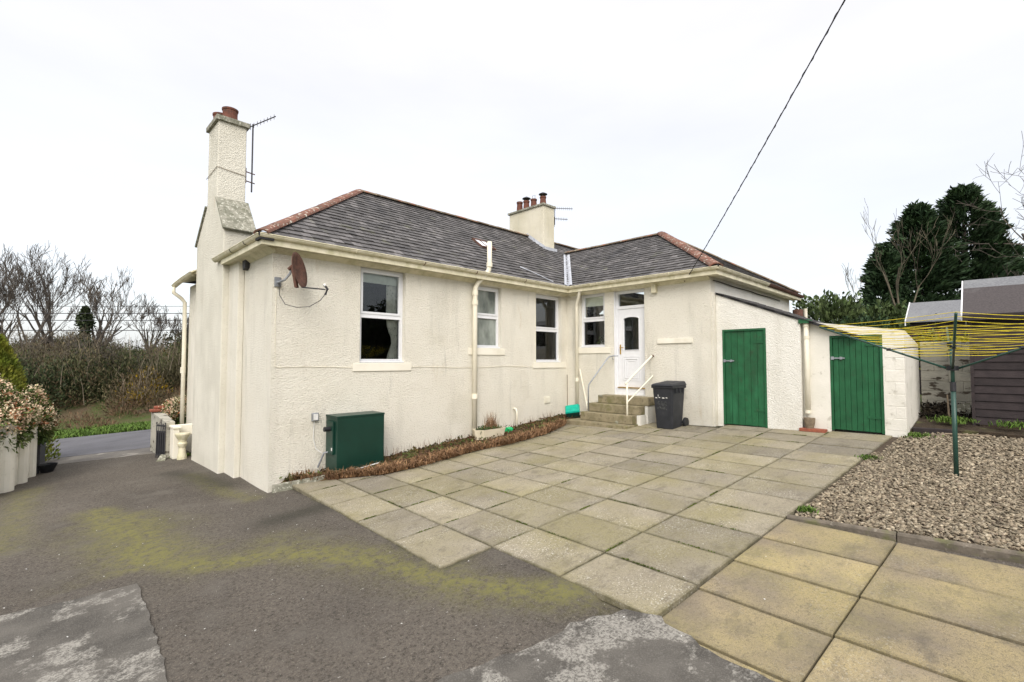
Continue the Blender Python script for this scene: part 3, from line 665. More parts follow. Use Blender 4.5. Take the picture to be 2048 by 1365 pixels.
# front end: short eave seen past the chimney, dropping towards the front
gutter((gx - .0, 12.78, GZ), (gx - .02, 13.7, GZ - .04), (-1, 0, 0)); gutter((gx - .02, 13.7, GZ - .04), (gx - .06, 14.5, GZ - .13), (-1, 0, 0))
MB().prism([(gx - .02, 12.78, GZ), (gx - .05, 13.7, GZ - .02), (gx - .09, 14.55, GZ - .1), (X0 + .6, 14.5, GZ + .2), (X0 + .6, 12.78, GZ + .4)], (0, 0, .03)).build('eaves_board', m_grimec, cottage)
def pipe(pts, r, name='drainpipe', mat=m_pipe, parent=cottage, n=14): return MB().tube(pts, r, n).build(name, mat, parent, smooth=True)
pf = pipe([(2.40, 14.40, 3.50), (2.41, 14.40, 3.36), (2.58, 14.44, 3.24), (2.66, 14.46, 3.14), (2.67, 14.46, 2.0), (2.67, 14.46, -.35)], .045)
MB().tube([(2.67, 14.5, 1.35), (2.67, 14.5, 1.5)], .058, 12).build('pipe_collar', m_pipe, pf); MB().tube([(2.67, 14.5, -.3), (2.67, 14.5, -.2)], .058, 12).build('pipe_collar', m_pipe, pf)
# soil pipe with offset rising through the eaves
px, py = 7.13, 8.36
sp = pipe([(px, py, -.12), (px, py, 3.10), (px + .01, py, 3.33), (px + .06, py - .03, 3.46), (px + .20, py - .15, 3.66), (px + .255, py - .19, 3.76), (px + .265, py - .20, 3.9), (px + .265, py - .20, 4.42)], .056, 'soil_pipe')
for z in (.85, 3.0, 3.22): MB().tube([(px, py, z - .055), (px, py, z + .055)], .070, 16).build('pipe_collar', m_pipe, sp, smooth=False)
MB().tube([(px + .265, py - .20, 3.83), (px + .265, py - .20, 3.93)], .070, 16).build('pipe_collar', m_pipe, sp)
# corner downpipe
cp = pipe([(10.40, 7.83, 3.62), (10.40, 7.84, 3.53), (10.44, 7.90, 3.42), (10.50, 8.02, 3.22), (10.52, 8.04, 3.12), (10.52, 8.04, .10)], .043)
for z in (3.60, 3.14, 1.15): MB().tube([(10.52 if z < 3.5 else 10.40, 8.04 if z < 3.5 else 7.83, z - .05), (10.52 if z < 3.5 else 10.40, 8.04 if z < 3.5 else 7.83, z + .05)], .048, 12).build('pipe_collar', m_pipe, cp)
pipe([(8.50, 8.36, -.11), (8.50, 8.36, .40), (8.49, 8.38, .46), (8.47, 8.44, .48)], .026, 'waste_pipe')
b = MB(); FL.box(b, 9.62, 9.86, .53, .70, .002, .018)
for k in range(4): FL.box(b, 9.64, 9.84, .548 + k * .036, .566 + k * .036, .018, .026)
b.build('air_brick', m_smooth, cottage)
# rendered cracks / cables clipped along the wall
b = MB(); pts = [(2.84, 2.97), (2.83, 2.3), (2.84, 1.56)] + [(2.9 + k * .3, 1.545 - .0 + .012 * math.sin(k * .8) - .03 * min(k, 12) / 12) for k in range(0, 22)] + [(9.28, 1.60), (9.29, 2.4), (9.285, 3.5)]
b.tube([FL.p(u, z, .006) for u, z in pts], .006, 5); tag(b.build('aerial_cable', m_pipe, cottage))

# ---- ROOF
RZ, RY, RX = 6.05, 11.5, 5.84
E0 = (gx + .03, gy + .03, 3.70); SLM = (RZ - 3.70) / (RY - E0[1]); HX = (RX - E0[0]) / (RY - E0[1])
WX0, WY0, WRX, WRY, WRZ = wx + .03, wy + .03, 13.5, 7.05, 5.53
WX1 = 2 * WRX - WX0; SLW = (WRZ - 3.70) / (WRX - WX0); WH = (WRY - WY0) / (WRX - WX0); SLE = (WRZ - 3.70) / (WRY - WY0)
VAL = SLW / SLM                                           # dY per dX along the valley
XE = 20.5
def mz(y): return 3.70 + (y - E0[1]) * SLM
def pz(x): return 3.70 + (x - WX0) * SLW
VY = E0[1] + VAL * (WRX - WX0)                            # where the wing ridge runs into the main slope
dk = -.03
b = MB()
P = [(E0[0], E0[1]), (WX0, E0[1]), (WRX, VY), (WX1, E0[1]), (XE, E0[1]), (XE, RY), (RX, RY)]
b.add([(x, y, mz(y) + dk) for x, y in P], [(0, 1, 2, 6), (2, 5, 6), (2, 3, 4, 5)])
bk = 2 * RY - E0[1]
b.add([(E0[0] + .06, bk, 3.72 + dk), (RX, RY, RZ + dk), (XE, RY, RZ + dk), (XE, bk, 3.70 + dk), (E0[0] + .06, E0[1], 3.72 + dk)], [(0, 1, 2, 3), (4, 1, 0)])
b.add([(WX0, E0[1], 3.70 + dk), (WX0, WY0, 3.70 + dk), (WRX, WRY, WRZ + dk), (WRX, VY, WRZ + dk), (WX1, WY0, 3.70 + dk), (WX1, E0[1], 3.70 + dk)], [(0, 1, 2, 3), (1, 4, 2), (4, 5, 3, 2)])
roof = b.build('roof', m_deck, cottage, fix=False)
class Slope:
    def __init__(s, P0, u, w_h, m, run, lo, hi, u_off=0):
        s.P0, s.u, s.wh, s.m, s.run, s.lo, s.hi = Vector(P0), Vector(u), Vector(w_h), m, run, lo, hi
        s.nrm = s.u.cross(Vector((s.wh.x, s.wh.y, m)).normalized());
        if s.nrm.z < 0: s.nrm = -s.nrm
        s.k = math.sqrt(1 + m * m)
    def pt(s, a, h, d): return s.P0 + s.u * a + s.wh * h + Vector((0, 0, s.m * h)) + s.nrm * d
slopes = [
    Slope(E0, (1, 0, 0), (0, 1, 0), SLM, RY - E0[1], lambda h: HX * h, lambda h: (WX0 - E0[0]) + h / VAL if h < VY - E0[1] else XE - 4 - E0[0]),
    Slope((WX0, E0[1], 3.70), (0, -1, 0), (1, 0, 0), SLW, WRX - WX0, lambda h: -VAL * h, lambda h: (E0[1] - WY0) - WH * h),
    Slope((WX0, WY0, 3.70), (1, 0, 0), (0, 1, 0), SLE, WRY - WY0, lambda h: h / WH, lambda h: (WX1 - WX0) - h / WH)]
SL = []
CAMP = Vector((0, 0, 1.65))
for si, sl in enumerate(slopes):
    e_h = .185 / sl.k; nrow = int(sl.run / e_h) + 1
    for r in range(nrow):
        h0 = r * e_h - .02; h1 = min(h0 + e_h * 1.25, sl.run); 
        if h0 >= sl.run - .03: continue
        hm = max((h0 + h1) / 2, 0); lo, hi = sl.lo(hm), sl.hi(hm); a = lo - (.11 if r % 2 else 0) - random.uniform(0, .05); 
        while a < hi:
            wd = random.uniform(.16, .24) * (1.0 - .12 * r / nrow); a0, a1 = a + .003, a + wd - .003; a += wd
            b0, b1 = [max(sl.lo(max(h, 0)), q) for h, q in ((h0, a0), (h1, a0))]; c0, c1 = [min(sl.hi(max(h, 0)), q) for h, q in ((h0, a1), (h1, a1))]
            if c0 - b0 < .02 and c1 - b1 < .02: continue
            c0 = max(c0, b0 + .002); c1 = max(c1, b1 + .002)
            t = random.uniform(.016, .030); j0 = random.uniform(-.006, .006); j1 = random.uniform(-.006, .006); s1 = random.uniform(-.003, .003)
            P = [sl.pt(b0, h0 + j0, .012), sl.pt(c0, h0 + j1, .012 + s1), sl.pt(c1, h1, -.004), sl.pt(b1, h1, -.004), sl.pt(b0, h0 + j0, .012 + t * .75), sl.pt(c0, h0 + j1, .012 + t * .75 + s1), sl.pt(c1, h1, .004), sl.pt(b1, h1, .004)]
            tn = random.choice((.7, .85, .95, 1.0, 1.1, 1.25, 1.6)) * random.uniform(.85, 1.15)
            dd = (P[4] - CAMP).length; seen = si < 2 and not (si == 0 and (P[4].x > 13.2 or P[4].y > 11.4))
            SL.append(((dd if seen else dd + 50), P, tn))
SL.sort(key=lambda q: q[0])
for d, P, tn in SL[:300]:
    b = MB(); b.hexa(P, tn); b.build('slate', m_slate, roof, fix=False)
b = MB()
for d, P, tn in SL[300:]: b.hexa(P, tn)
stuff(b.build('slates', m_slate, roof, fix=False))
# ridge and hip tiles
def ridge_tiles(p0, p1, mat, r=.115, n=None, step=.45, squash=.62, name='ridge_tile', wing=None):
    p0, p1 = Vector(p0), Vector(p1); L = (p1 - p0).length; n = n or max(1, int(round(L / step))); d = (p1 - p0).normalized(); side = d.cross(Vector((0, 0, 1))).normalized(); up = side.cross(d).normalized()
    for k in range(n):
        a = p0 + d * (L * k / n + .004) ; c = p0 + d * (L * (k + 1) / n + .012); lift = random.uniform(0, .008); b = MB(); V = []
        for p, rr in ((a, r * 1.04), (c, r)):
            for q in range(7):
                an = math.pi * q / 6; V.append(p + side * rr * 1.15 * math.cos(an) + up * (rr * squash * math.sin(an) - .015 + lift))
        for p, rr in ((a, r * .9), (c, r * .86)):
            for q in range(7):
                an = math.pi * q / 6; V.append(p + side * rr * 1.15 * math.cos(an) + up * (rr * squash * math.sin(an) - .03 + lift))
        F = [(q, q + 1, 8 + q, 7 + q) for q in range(6)] + [(14 + q, 15 + q, 22 + q, 21 + q) for q in range(6)] + [(q, q + 1, 15 + q, 14 + q) for q in range(6)] + [(7 + q, 8 + q, 22 + q, 21 + q) for q in range(6)] + [(0, 7, 21, 14), (6, 13, 27, 20)]
        b.add(V, F); b.build(name, mat, roof)
ridge_tiles((E0[0] - .04, E0[1] - .04, 3.70), (RX, RY, RZ + .02), m_ridge, .105, name='hip_tile')
MB().box(E0[0] - .06, E0[0] + .16, E0[1] - .06, E0[1] + .16, 3.60, 3.715).build('hip_gap_filler', m_deck, roof)  # dark block added to cover the bright gap at the hip corner
ridge_tiles((RX, RY, RZ + .02), (16.5, RY, RZ + .02), m_ridge2, .10)
ridge_tiles((WRX, WRY, WRZ + .02), (WRX, VY, WRZ + .02), m_ridge2, .10)
ridge_tiles((WX0 - .02, WY0 - .02, 3.71), (WRX, WRY, WRZ + .03), m_ridge, .125, name='hip_tile')
ridge_tiles((WX1, WY0, 3.74), (WRX, WRY, WRZ + .02), m_ridge2, .09, name='hip_tile')
# valley flashing
b = MB(); n = 12
for k in range(n):
    t0, t1 = k / n * .93, (k + 1) / n * .93
    for s_, (wa, wb) in enumerate(((-.10, 0), (0, .10))):
        V = []
        for t in (t0, t1):
            x = WX0 + t * (WRX - WX0); y = E0[1] + t * (VY - E0[1]); z = pz(x) + .035
            for q in (wa, wb):
                if s_ == 0: V.append((x + q, y, z + .004 + 0 * q))
                else: V.append((x + 0, y - q, z + .004))
        b.add(V, [(0, 1, 3, 2)])
b2 = MB(); NV = 14
dv = Vector((WRX - WX0, VY - E0[1], WRZ - 3.70)); L = dv.length
for k in range(NV + 1):
    t = k / NV * .90; x = WX0 + t * (WRX - WX0); y = E0[1] + t * (VY - E0[1]); z = pz(x)
    j = random.uniform(-.012, .012); wv = .15
    b2.v += [(x - wv, y, mz(y) + .045), (x - wv * .5, y - .0, mz(y) + .052 + j), (x, y, z + .018), (x, y - wv * .5, z + .052 - j), (x, y - wv, z + .045)]
for k in range(NV):
    for q in range(4): b2.f.append((k * 5 + q, k * 5 + q + 1, (k + 1) * 5 + q + 1, (k + 1) * 5 + q)); b2.t.append(1.0)
b2.build('valley_flashing', m_lead, roof, fix=False)
s0 = slopes[0]
b = MB(); b.prism([s0.pt(6.55, .62, .03), s0.pt(6.62, .60, .03), s0.pt(6.98, .34, .03), s0.pt(6.96, .30, .03), s0.pt(6.80, .44, .03), s0.pt(6.50, .58, .03)], s0.nrm * .012); b.build('lead_patch', m_lead, roof)
b = MB(); b.tube([s0.pt(6.95, .33, .04), s0.pt(7.25, .06, .04)], .012, 5); b.build('lead_strip', m_lead, roof)
# skylight
b = MB(); a0, a1, h0, h1 = 5.86, 6.36, 1.36, 1.80
for q in ((a0, a0 + .02, h0, h1), (a1 - .02, a1, h0, h1)): b.obox(s0.pt(q[0], q[2], .02), s0.u * (q[1] - q[0]), s0.wh * (h1 - h0) + Vector((0, 0, SLM * (h1 - h0))), s0.nrm * .05)
for q in ((h0, h0 + .04), (h1 - .04, h1)): b.obox(s0.pt(a0 + .045, q[0], .02), s0.u * (a1 - a0 - .09), s0.wh * (q[1] - q[0]) + Vector((0, 0, SLM * (q[1] - q[0]))), s0.nrm * .05)
b.obox(s0.pt((a0 + a1) / 2 - .012, h0 + .04, .03), s0.u * .024, s0.wh * (h1 - h0 - .08) + Vector((0, 0, SLM * (h1 - h0 - .08))), s0.nrm * .03)
sk = b.build('skylight', m_red, roof)
b = MB(); b.add([s0.pt(a0 + .045, h0 + .04, .05), s0.pt(a1 - .045, h0 + .04, .05), s0.pt(a1 - .045, h1 - .04, .05), s0.pt(a0 + .045, h1 - .04, .05)], [(0, 1, 2, 3)])
m_sky = flat('skylight_glass', (.75, .78, .82), .15, 1.0, var=.02); sk2 = b.build('pane', m_sky, sk)

# ---- chimneys
b = MB(); cx0, cx1 = 2.55, 3.08; ya, yb, yc, yd = 10.572, 11.15, 11.94, 12.76; zl, zs, zt = 4.22, 4.98, 6.66
b.prism([(cx0, ya, -1.2), (cx0, ya, zl + .06), (cx0, yb, zs), (cx0, yb, zt), (cx0, yc, zt), (cx0, yc, zs), (cx0, yd, zl + .08), (cx0, yd, -1.2)], (cx1 - cx0, 0, 0))
ch = b.build('chimney', m_chim, cottage, bevel=.02); ch['label'] = 'tall weathered gable chimney with sloping shoulders'
def wslab(ch, p0, p1, x0, x1, t): 
    d = (Vector((0, p1[0] - p0[0], p1[1] - p0[1]))).normalized(); nn = Vector((0, -d.z, d.y)); nn = nn if nn.z > 0 else -nn
    b = MB(); b.obox((x0, p0[0], p0[1]), (x1 - x0, 0, 0), Vector((0, p1[0] - p0[0], p1[1] - p0[1])), nn * t); return b.build('shoulder_slab', m_cap, ch, bevel=.008)
wslab(ch, (ya - .05, zl + .01), (yb - .01, zs + .01), cx0 - .035, cx1 + .05, .05); wslab(ch, (yd + .05, zl + .03), (yc + .01, zs + .01), cx0 - .035, cx1 + .05, .045)
MB().box(cx0 - .05, cx1 + .05, yb - .05, yc + .05, zt - .02, zt + .085).build('chimney_cope', m_cap, ch, bevel=.012)
pot = [(.150, .0), (.148, .05), (.140, .12), (.142, .22), (.155, .235), (.158, .27), (.135, .272), (.125, .24)]
MB().lathe((2.80, 11.34, zt + .085), pot, 18).build('chimney_pot', m_terr, ch, smooth=False); MB().lathe((2.72, 11.74, zt + .085), pot, 18).build('chimney_pot', m_terr, ch)
MB().tube([(cx0 - .012, 12.0, 5.62), (cx0 - .012, yb - .012, 5.66), (2.75, yb - .014, 5.63), (cx1 + .01, yb - .014, 5.60)], .006, 5).build('steel_band', m_wood, ch)
b = MB(); cxa, cxb, cya, cyb = 12.2, 12.78, 10.72, 12.38; zt2 = 7.02
b.box(cxa, cxb, cya, cyb, 5.0, zt2)
c2 = b.build('chimney', wall_mat('cream_chimney_render', (.72, .68, .56), (.60, .56, .43), .5), cottage, bevel=.015); c2['label'] = 'broad cream chimney with a row of red pots'
MB().box(cxa - .05, cxb + .05, cya - .05, cyb + .05, zt2 - .015, zt2 + .06).build('chimney_cope', m_cap, c2, bevel=.01)
for k, (y, h, cowl) in enumerate(((12.12, .42, 0), (11.78, .38, 1), (11.42, .36, 2), (10.98, .34, 1))):
    p = MB().lathe((12.48, y, zt2 + .06), [(.12, 0), (.115, h * .3), (.10, h * .8), (.115, h * .85), (.118, h), (.095, h + .002), (.09, h - .03)], 14).build('chimney_pot', m_terr, c2)
    if cowl == 1:
        b = MB(); 
        for q in range(4): a = q * 1.57 + .5; b.tube([(12.48 + .09 * math.cos(a), y + .09 * math.sin(a), zt2 + .06 + h - .02), (12.48 + .09 * math.cos(a), y + .09 * math.sin(a), zt2 + h + .15)], .008, 5)
        b.lathe((12.48, y, zt2 + h + .14), [(.155, 0), (.15, .02), (.07, .06), (.02, .085)], 14); b.build('cowl', m_dark, p)
    if cowl == 2:
        b = MB(); b.tube([(12.48, y - .06, zt2 + h), (12.48, y - .06, zt2 + h + .2), (12.48, y + .06, zt2 + h + .2), (12.48, y + .06, zt2 + h)], .007, 5); b.build('wire_guard', m_dark, p)
# mortar fillet where the chimney meets the slates
b = MB(); b.prism([(cxa - .03, cya - .06, mz(cya - .06) + .02), (cxa - .03, RY, RZ + .0), (cxa - .0, RY, RZ + .14), (cxa - .0, cya - .02, mz(cya) + .12)], (.03, 0, 0)); b.box(cxa - .03, cxb + .05, cya - .08, cya - .003, mz(cya) - .12, mz(cya) + .07); b.build('chimney_fillet', m_lead, c2)

# aerials
def yagi(name, mast0, mast1, boom, nel, label, el=.16, group=None, mast_r=.016, brackets=(), spacing=None):
    t = thing(name, mast0, label, 'aerial', group); m0, m1 = Vector(mast0), Vector(mast1)
    MB().tube([m0, m1], mast_r, 8).build('mast', m_dark, t)
    B0, B1 = Vector(boom[0]), Vector(boom[1]); MB().tube([B0, B1], .011, 6).build('boom', m_dark, t)
    d = (B1 - B0).normalized()
    for k in range(nel):
        p = B0 + (B1 - B0) * ((k + .5) / nel); ee = el * (1.3 if k == 0 else 1)
        MB().tube([p - Vector((0, 0, ee / 2)), p + Vector((0, 0, ee / 2))], .0055, 4).build('element', m_dark, t)
    for p0, p1 in brackets: MB().tube([p0, p1], .013, 5).build('bracket', m_red, t)
    return t
yagi('television_aerial', (3.21, 11.2, 5.30), (3.21, 11.2, 6.80), ((3.14, 11.24, 6.72), (3.56, 10.86, 6.98)), 8, 'rusty mast with small toothed aerial strapped to the gable chimney', .11,
     brackets=(((cx1 + .001, 11.2, 5.72), (3.27, 11.2, 5.70)), ((cx1 + .001, 11.2, 5.52), (3.27, 11.2, 5.50)), ((cx1 + .012, 11.2, 5.47), (cx1 + .012, 11.2, 5.80))))
yagi('television_aerial', (12.83, 10.74, 6.45), (12.83, 10.74, 7.12), ((12.83, 10.74, 7.04), (13.35, 10.35, 7.05)), 9, 'upper of two toothed aerials on the broad cream chimney', .12, mast_r=.012)
yagi('television_aerial', (12.87, 10.80, 6.40), (12.87, 10.80, 6.75), ((12.87, 10.80, 6.69), (13.25, 10.50, 6.68)), 8, 'lower of two toothed aerials on the broad cream chimney', .12, mast_r=.012)

# satellite dish
t = thing('satellite_dish', (2.86, 8.44, 2.98), 'rusty satellite dish on a wall bracket high on the left of the long wall', 'satellite dish')
C = Vector((3.02, 8.12, 3.15)); ax = Vector((.72, -.72, .20)).normalized(); sd_ = ax.cross(Vector((0, 0, 1))).normalized(); up_ = sd_.cross(ax).normalized()
b = MB(); NR, NS = 5, 22; V = [C]
for i in range(1, NR + 1):
    r = i / NR
    for k in range(NS): a = 2 * math.pi * k / NS; V.append(C + sd_ * (.26 * r * math.cos(a)) + up_ * (.30 * r * math.sin(a)) + ax * (.075 * r * r))
F = [(0, 1 + k, 1 + (k + 1) % NS) for k in range(NS)] + [(1 + (i - 1) * NS + k, 1 + i * NS + k, 1 + i * NS + (k + 1) % NS, 1 + (i - 1) * NS + (k + 1) % NS) for i in range(1, NR) for k in range(NS)]
b.add(V, F); di = b.build('dish', m_red, t, smooth=True); sm = di.modifiers.new('s', 'SOLIDIFY'); sm.thickness = .008
MB().tube([(2.85, 8.445, 2.98), (2.85, 8.36, 2.97), (2.90, 8.25, 3.0), (2.96, 8.2, 3.1), (2.98, 8.16, 3.2)], .019, 8).box(2.80, 2.90, 8.42, 8.448, 2.90, 3.06).build('wall_bracket', m_galv, t)
b = MB(); b.obox(C - ax * .05 - sd_ * .04 - up_ * .28, ax * .04, sd_ * .08, up_ * .36); b.tube([(2.93, 8.18, 3.17), (2.99, 8.12, 3.24)], .03, 8); b.build('back_frame', m_red, t)
lb = C - up_ * .29 + ax * .05; MB().tube([lb, Vector((3.47, 7.98, 2.87))], .012, 6).build('feed_arm', m_dark, t)
MB().tube([(3.46, 7.98, 2.93), (3.50, 7.97, 2.88), (3.47, 7.99, 2.78)], .022, 8).build('receiver', m_dark, t); MB().tube([(3.44, 7.985, 2.93), (3.47, 7.98, 2.95)], .028, 8).build('feed_horn', m_sticker, t)
MB().tube([(2.85, 8.38, 2.95), (2.86, 8.36, 2.75), (2.93, 8.30, 2.60), (3.08, 8.2, 2.55), (3.25, 8.1, 2.57), (3.40, 8.02, 2.68), (3.47, 7.99, 2.79)], .006, 5).build('cable', m_cable, t)

# ================================================================ OUTHOUSE
oh = thing('outhouse', (10.8, 2.6, .3), 'lean-to stores with sloping slate roof and two green plank doors', 'outhouse')
XA, XC = 10.74, 10.86
def shed_wall(x, y0, y1, zt0, zt1, ops, mat, thick=.22):
    fr = Fr((x, 0, 0), (0, 1, 0), (-1, 0, 0)); zb = -.1; b = MB(); us = sorted({y0, y1} | {q for o in ops for q in o[:2]})
    top = lambda y: zt0 + (zt1 - zt0) * (y - y0) / (y1 - y0)
    for a, c in zip(us[:-1], us[1:]):
        o = next((o for o in ops if o[0] <= a + 1e-6 and c <= o[1] + 1e-6), None); z0 = o[3] if o else zb
        b.hexa([(x, a, z0), (x + thick, a, z0), (x + thick, c, z0), (x, c, z0), (x, a, top(a)), (x + thick, a, top(a)), (x + thick, c, top(c)), (x, c, top(c))])
    return b
D1 = (3.31, 4.20, .27, 2.345); D2 = (1.40, 2.215, .34, 2.14)
bm_ = shed_wall(XA, 2.68, 4.325, 2.50, 3.16, [D1], m_whitewall); bm_.build('wall', m_whitewall, oh)
shed_wall(XC, 1.10, 2.676, 2.20, 2.45, [D2], m_whitesmooth).build('wall', m_whitesmooth, oh)
MB().hexa([(XC + .224, 1.10, -.1), (13.2, 1.10, -.1), (13.2, 1.32, -.1), (XC + .224, 1.32, -.1), (XC + .224, 1.10, 2.20), (13.2, 1.10, 2.0), (13.2, 1.32, 2.0), (XC + .224, 1.32, 2.2)]).build('wall', m_whitesmooth, oh)
MB().box(13.0, 13.2, 1.324, 4.38, -.1, 2.0).build('wall', m_whitesmooth, oh)
# block courses picked out at the corner of the plain store
for k in range(9):
    z = .42 + k * .215; L = .21 if k % 2 else .42
    if z + .2 > 2.15: break
    MB().hexa([(XC - .003, 1.097, z), (XC - .003, 1.097 + L * .66, z), (XC + .1, 1.094 + L * .66, z), (XC + .1, 1.094, z), (XC - .003, 1.097, z + .205), (XC - .003, 1.097 + L * .66, z + .205), (XC + .1, 1.094 + L * .66, z + .205), (XC + .1, 1.094, z + .205)]).build('quoin_block', m_whitesmooth, oh, bevel=.008)
# near-black back panels of the doors close the openings
slo = (3.17 - 2.51) / (4.30 - 2.70)
def rz(y): return 2.51 + slo * (y - 2.70)
def slated(y_hi, y_lo, x0, x1, name):
    b = MB(); b.hexa([(x0, y_lo, rz(y_lo) - .04), (x1, y_lo, rz(y_lo) - .04), (x1, y_hi, rz(y_hi) - .04), (x0, y_hi, rz(y_hi) - .04), (x0, y_lo, rz(y_lo)), (x1, y_lo, rz(y_lo)), (x1, y_hi, rz(y_hi)), (x0, y_hi, rz(y_hi))])
    r = b.build(name, m_deck, oh); y = y_lo; k = 0
    while y < y_hi - .05:
        x = x0 - (.0 if k % 2 else .1); first = True
        while x < x1:
            wd = random.uniform(.17, .25); y2 = min(y + .22, y_hi); a = max(x, x0 - .03)
            P = [(a, y, rz(y) + .008), (x + wd - .004, y, rz(y) + .008), (x + wd - .004, y2, rz(y2) + .002), (a, y2, rz(y2) + .002), (a, y, rz(y) + .025), (x + wd - .004, y, rz(y) + .025), (x + wd - .004, y2, rz(y2) + .008), (a, y2, rz(y2) + .008)]
            MB().hexa(P, random.uniform(.5, 1.5)).build('slate', m_slate, r, fix=False); x += wd
        y += .17; k += 1
    return r
slated(4.32, 1.75, XA - .02, 12.9, 'roof')
MB().box(XA - .03, 10.98, 2.52, 2.70, 2.40, 2.475).build('fascia_board', m_green, oh)
pj = pipe([(10.79, 2.585, 2.40), (10.79, 2.585, 1.6), (10.79, 2.585, .62)], .045, parent=oh); 
for z in (2.36, 2.12, .66): MB().tube([(10.79, 2.585, z - .03), (10.79, 2.585, z + .03)], .053, 12).build('pipe_collar', m_pipe, pj)
b = MB(); b.box(10.66, 10.84, 2.28, 2.72, .285, .345); b.build('brick_kerb', m_brick, oh, bevel=.006)
MB().lathe((10.76, 2.56, .345), [(.07, 0), (.09, .10), (.10, .2), (.085, .2)], 14).build('drain_hopper', m_wood, oh)
MB().tube([(XA + .6, 4.30, 3.5), (XA + .6, 4.30, 3.5)], .01, 4)
def plank_door(x, D, n, label, ledges, hinges, tee, bolt_z):
    y0, y1, z0, z1 = D; fr = Fr((x, 0, 0), (0, 1, 0), (-1, 0, 0)); b = MB(); f = .045
    fr.box(b, y0 + .002, y0 + f, z0, z1 - .002, -.09, .006); fr.box(b, y1 - f, y1 - .002, z0, z1 - .002, -.09, .006); fr.box(b, y0 + f, y1 - f, z1 - f, z1 - .002, -.09, .006)
    d = b.build('door', m_green, oh, bevel=.004); d['label'] = label
    wp = (y1 - y0 - 2 * f - .008) / n
    for k in range(n):
        b = MB(); a = y0 + f + .004 + k * wp; fr.box(b, a + .0025, a + wp - .0025, z0 + .015 + random.uniform(0, .006), z1 - f - .004, -.07, -.02 + random.uniform(-.002, .002)); b.build('plank', m_green, d, bevel=.003)
    b = MB(); fr.box(b, y0 + f, y1 - f, z0, z1 - f, -.085, -.074); b.build('backing', m_deck, d)
    b = MB(); fr.box(b, y1 - .24, y1 - .05, bolt_z - .012, bolt_z + .012, -.018, .004); fr.box(b, y1 - .07, y1 - .02, bolt_z - .03, bolt_z + .03, .006, .018); fr.box(b, y1 - .20, y1 - .16, bolt_z - .025, bolt_z + .025, -.018, .010); b.build('bolt', m_galv if bolt_z > 1.6 else m_red, d)
    for z in hinges:
        b = MB(); fr.box(b, y0 + .02, y0 + .25, z - .02, z + .02, -.018, -.008); b.build('hinge', m_green, d)
    return d
plank_door(XA, D1, 6, 'taller green plank door of the left store', 0, (2.05, .62), 0, 1.66)
plank_door(XC, D2, 8, 'lower green plank door of the right store', 0, (1.95, .62), 0, 1.71)

# block wall behind, between the store and the dark shed
bw = thing('block_wall', (13.4, .7, .4), 'old white painted block wall between the store and the dark shed', 'wall')
for r in range(8):
    z = .42 + r * .205; off = (r % 2) * .22; y = 1.09 - off * 0
    ys = [1.085]; 
    yy = 1.085 - (.22 if r % 2 else .44)
    while yy > .1: ys.append(yy); yy -= .44
    ys.append(.05)
    for a, c in zip(ys[:-1], ys[1:]):
        MB().box(13.30 + random.uniform(0, .008), 13.5, c + .004, a - .004, z + .004, z + .201).build('block', m_oldblock, bw, bevel=.008)
MB().box(13.315, 13.49, .054, 1.08, .3, 2.06).build('mortar', m_oldblock, bw)

# ================================================================ SHEDS
def shed(name, x0, x1, y0, y1, zb, ze, zr, label, felt, boards=True, n=14, wh=True):
    t = thing(name, ((x0 + x1) / 2, (y0 + y1) / 2, zb), label, 'shed')
    MB().box(x0 + .02, x1, y0 + .02, y1 - .02, zb, ze).build('frame', m_deck, t); h = (ze - zb) / n
    if boards:
        for k in range(n):
            z = zb + k * h; MB().hexa([(x0 - .012, y0, z), (x0 + .018, y0, z), (x0 + .018, y1, z), (x0 - .012, y1, z), (x0 + .006, y0, z + h - .006), (x0 + .018, y0, z + h - .006), (x0 + .018, y1, z + h - .006), (x0 + .006, y1, z + h - .006)]).build('board', m_shed, t)
        for k in range(n):
            z = zb + k * h; MB().hexa([(x0 + .02, y1 - .018, z), (x1, y1 - .018, z), (x1, y1 + .012, z), (x0 + .02, y1 + .012, z), (x0 + .02, y1 - .018, z + h - .006), (x1, y1 - .018, z + h - .006), (x1, y1 - .006, z + h - .006), (x0 + .02, y1 - .006, z + h - .006)]).build('board', m_shed, t)
        MB().box(x0 - .022, x0 + .03, y1 - .02, y1 + .025, zb - .04, ze).build('corner_post', m_shed, t)
    xm = (x0 + x1) / 2; o = .12
    for s, xa in ((1, x0 - o), (-1, x1 + o)):
        za = ze - .02; MB().hexa([(xa, y0 - .1, za), (xm, y0 - .1, zr), (xm, y1 + .1, zr), (xa, y1 + .1, za), (xa, y0 - .1, za + .03), (xm, y0 - .1, zr + .03), (xm, y1 + .1, zr + .03), (xa, y1 + .1, za + .03)]).build('roof_panel', felt, t)
    MB().prism([(x0 - o, y1 + .1, ze - .10), (xm, y1 + .1, zr - .08), (x1 + o, y1 + .1, ze - .10), (x1 + o, y1 + .1, ze + .03), (xm, y1 + .1, zr + .05), (x0 - o, y1 + .1, ze + .03)], (0, .022, 0)).build('bargeboard', m_upvc if wh else m_shed, t)
    MB().prism([(x0, y1 - .04, ze), (xm, y1 - .04, zr - .03), (x1, y1 - .04, ze)], (0, .03, 0)).build('gable', m_shed, t)
    return t
s1 = shed('garden_shed', 12.25, 14.2, -2.6, .27, .50, 2.50, 3.22, 'dark maroon boarded shed with brown felt roof behind the clothes dryer', m_feltd)
MB().hexa([(12.93, -2.7, 3.02), (13.225, -2.7, 3.255), (13.225, .36, 3.255), (12.93, .36, 3.02), (12.93, -2.7, 3.045), (13.225, -2.7, 3.275), (13.225, .36, 3.275), (12.93, .36, 3.045)]).build('felt_strip', m_felt, s1)
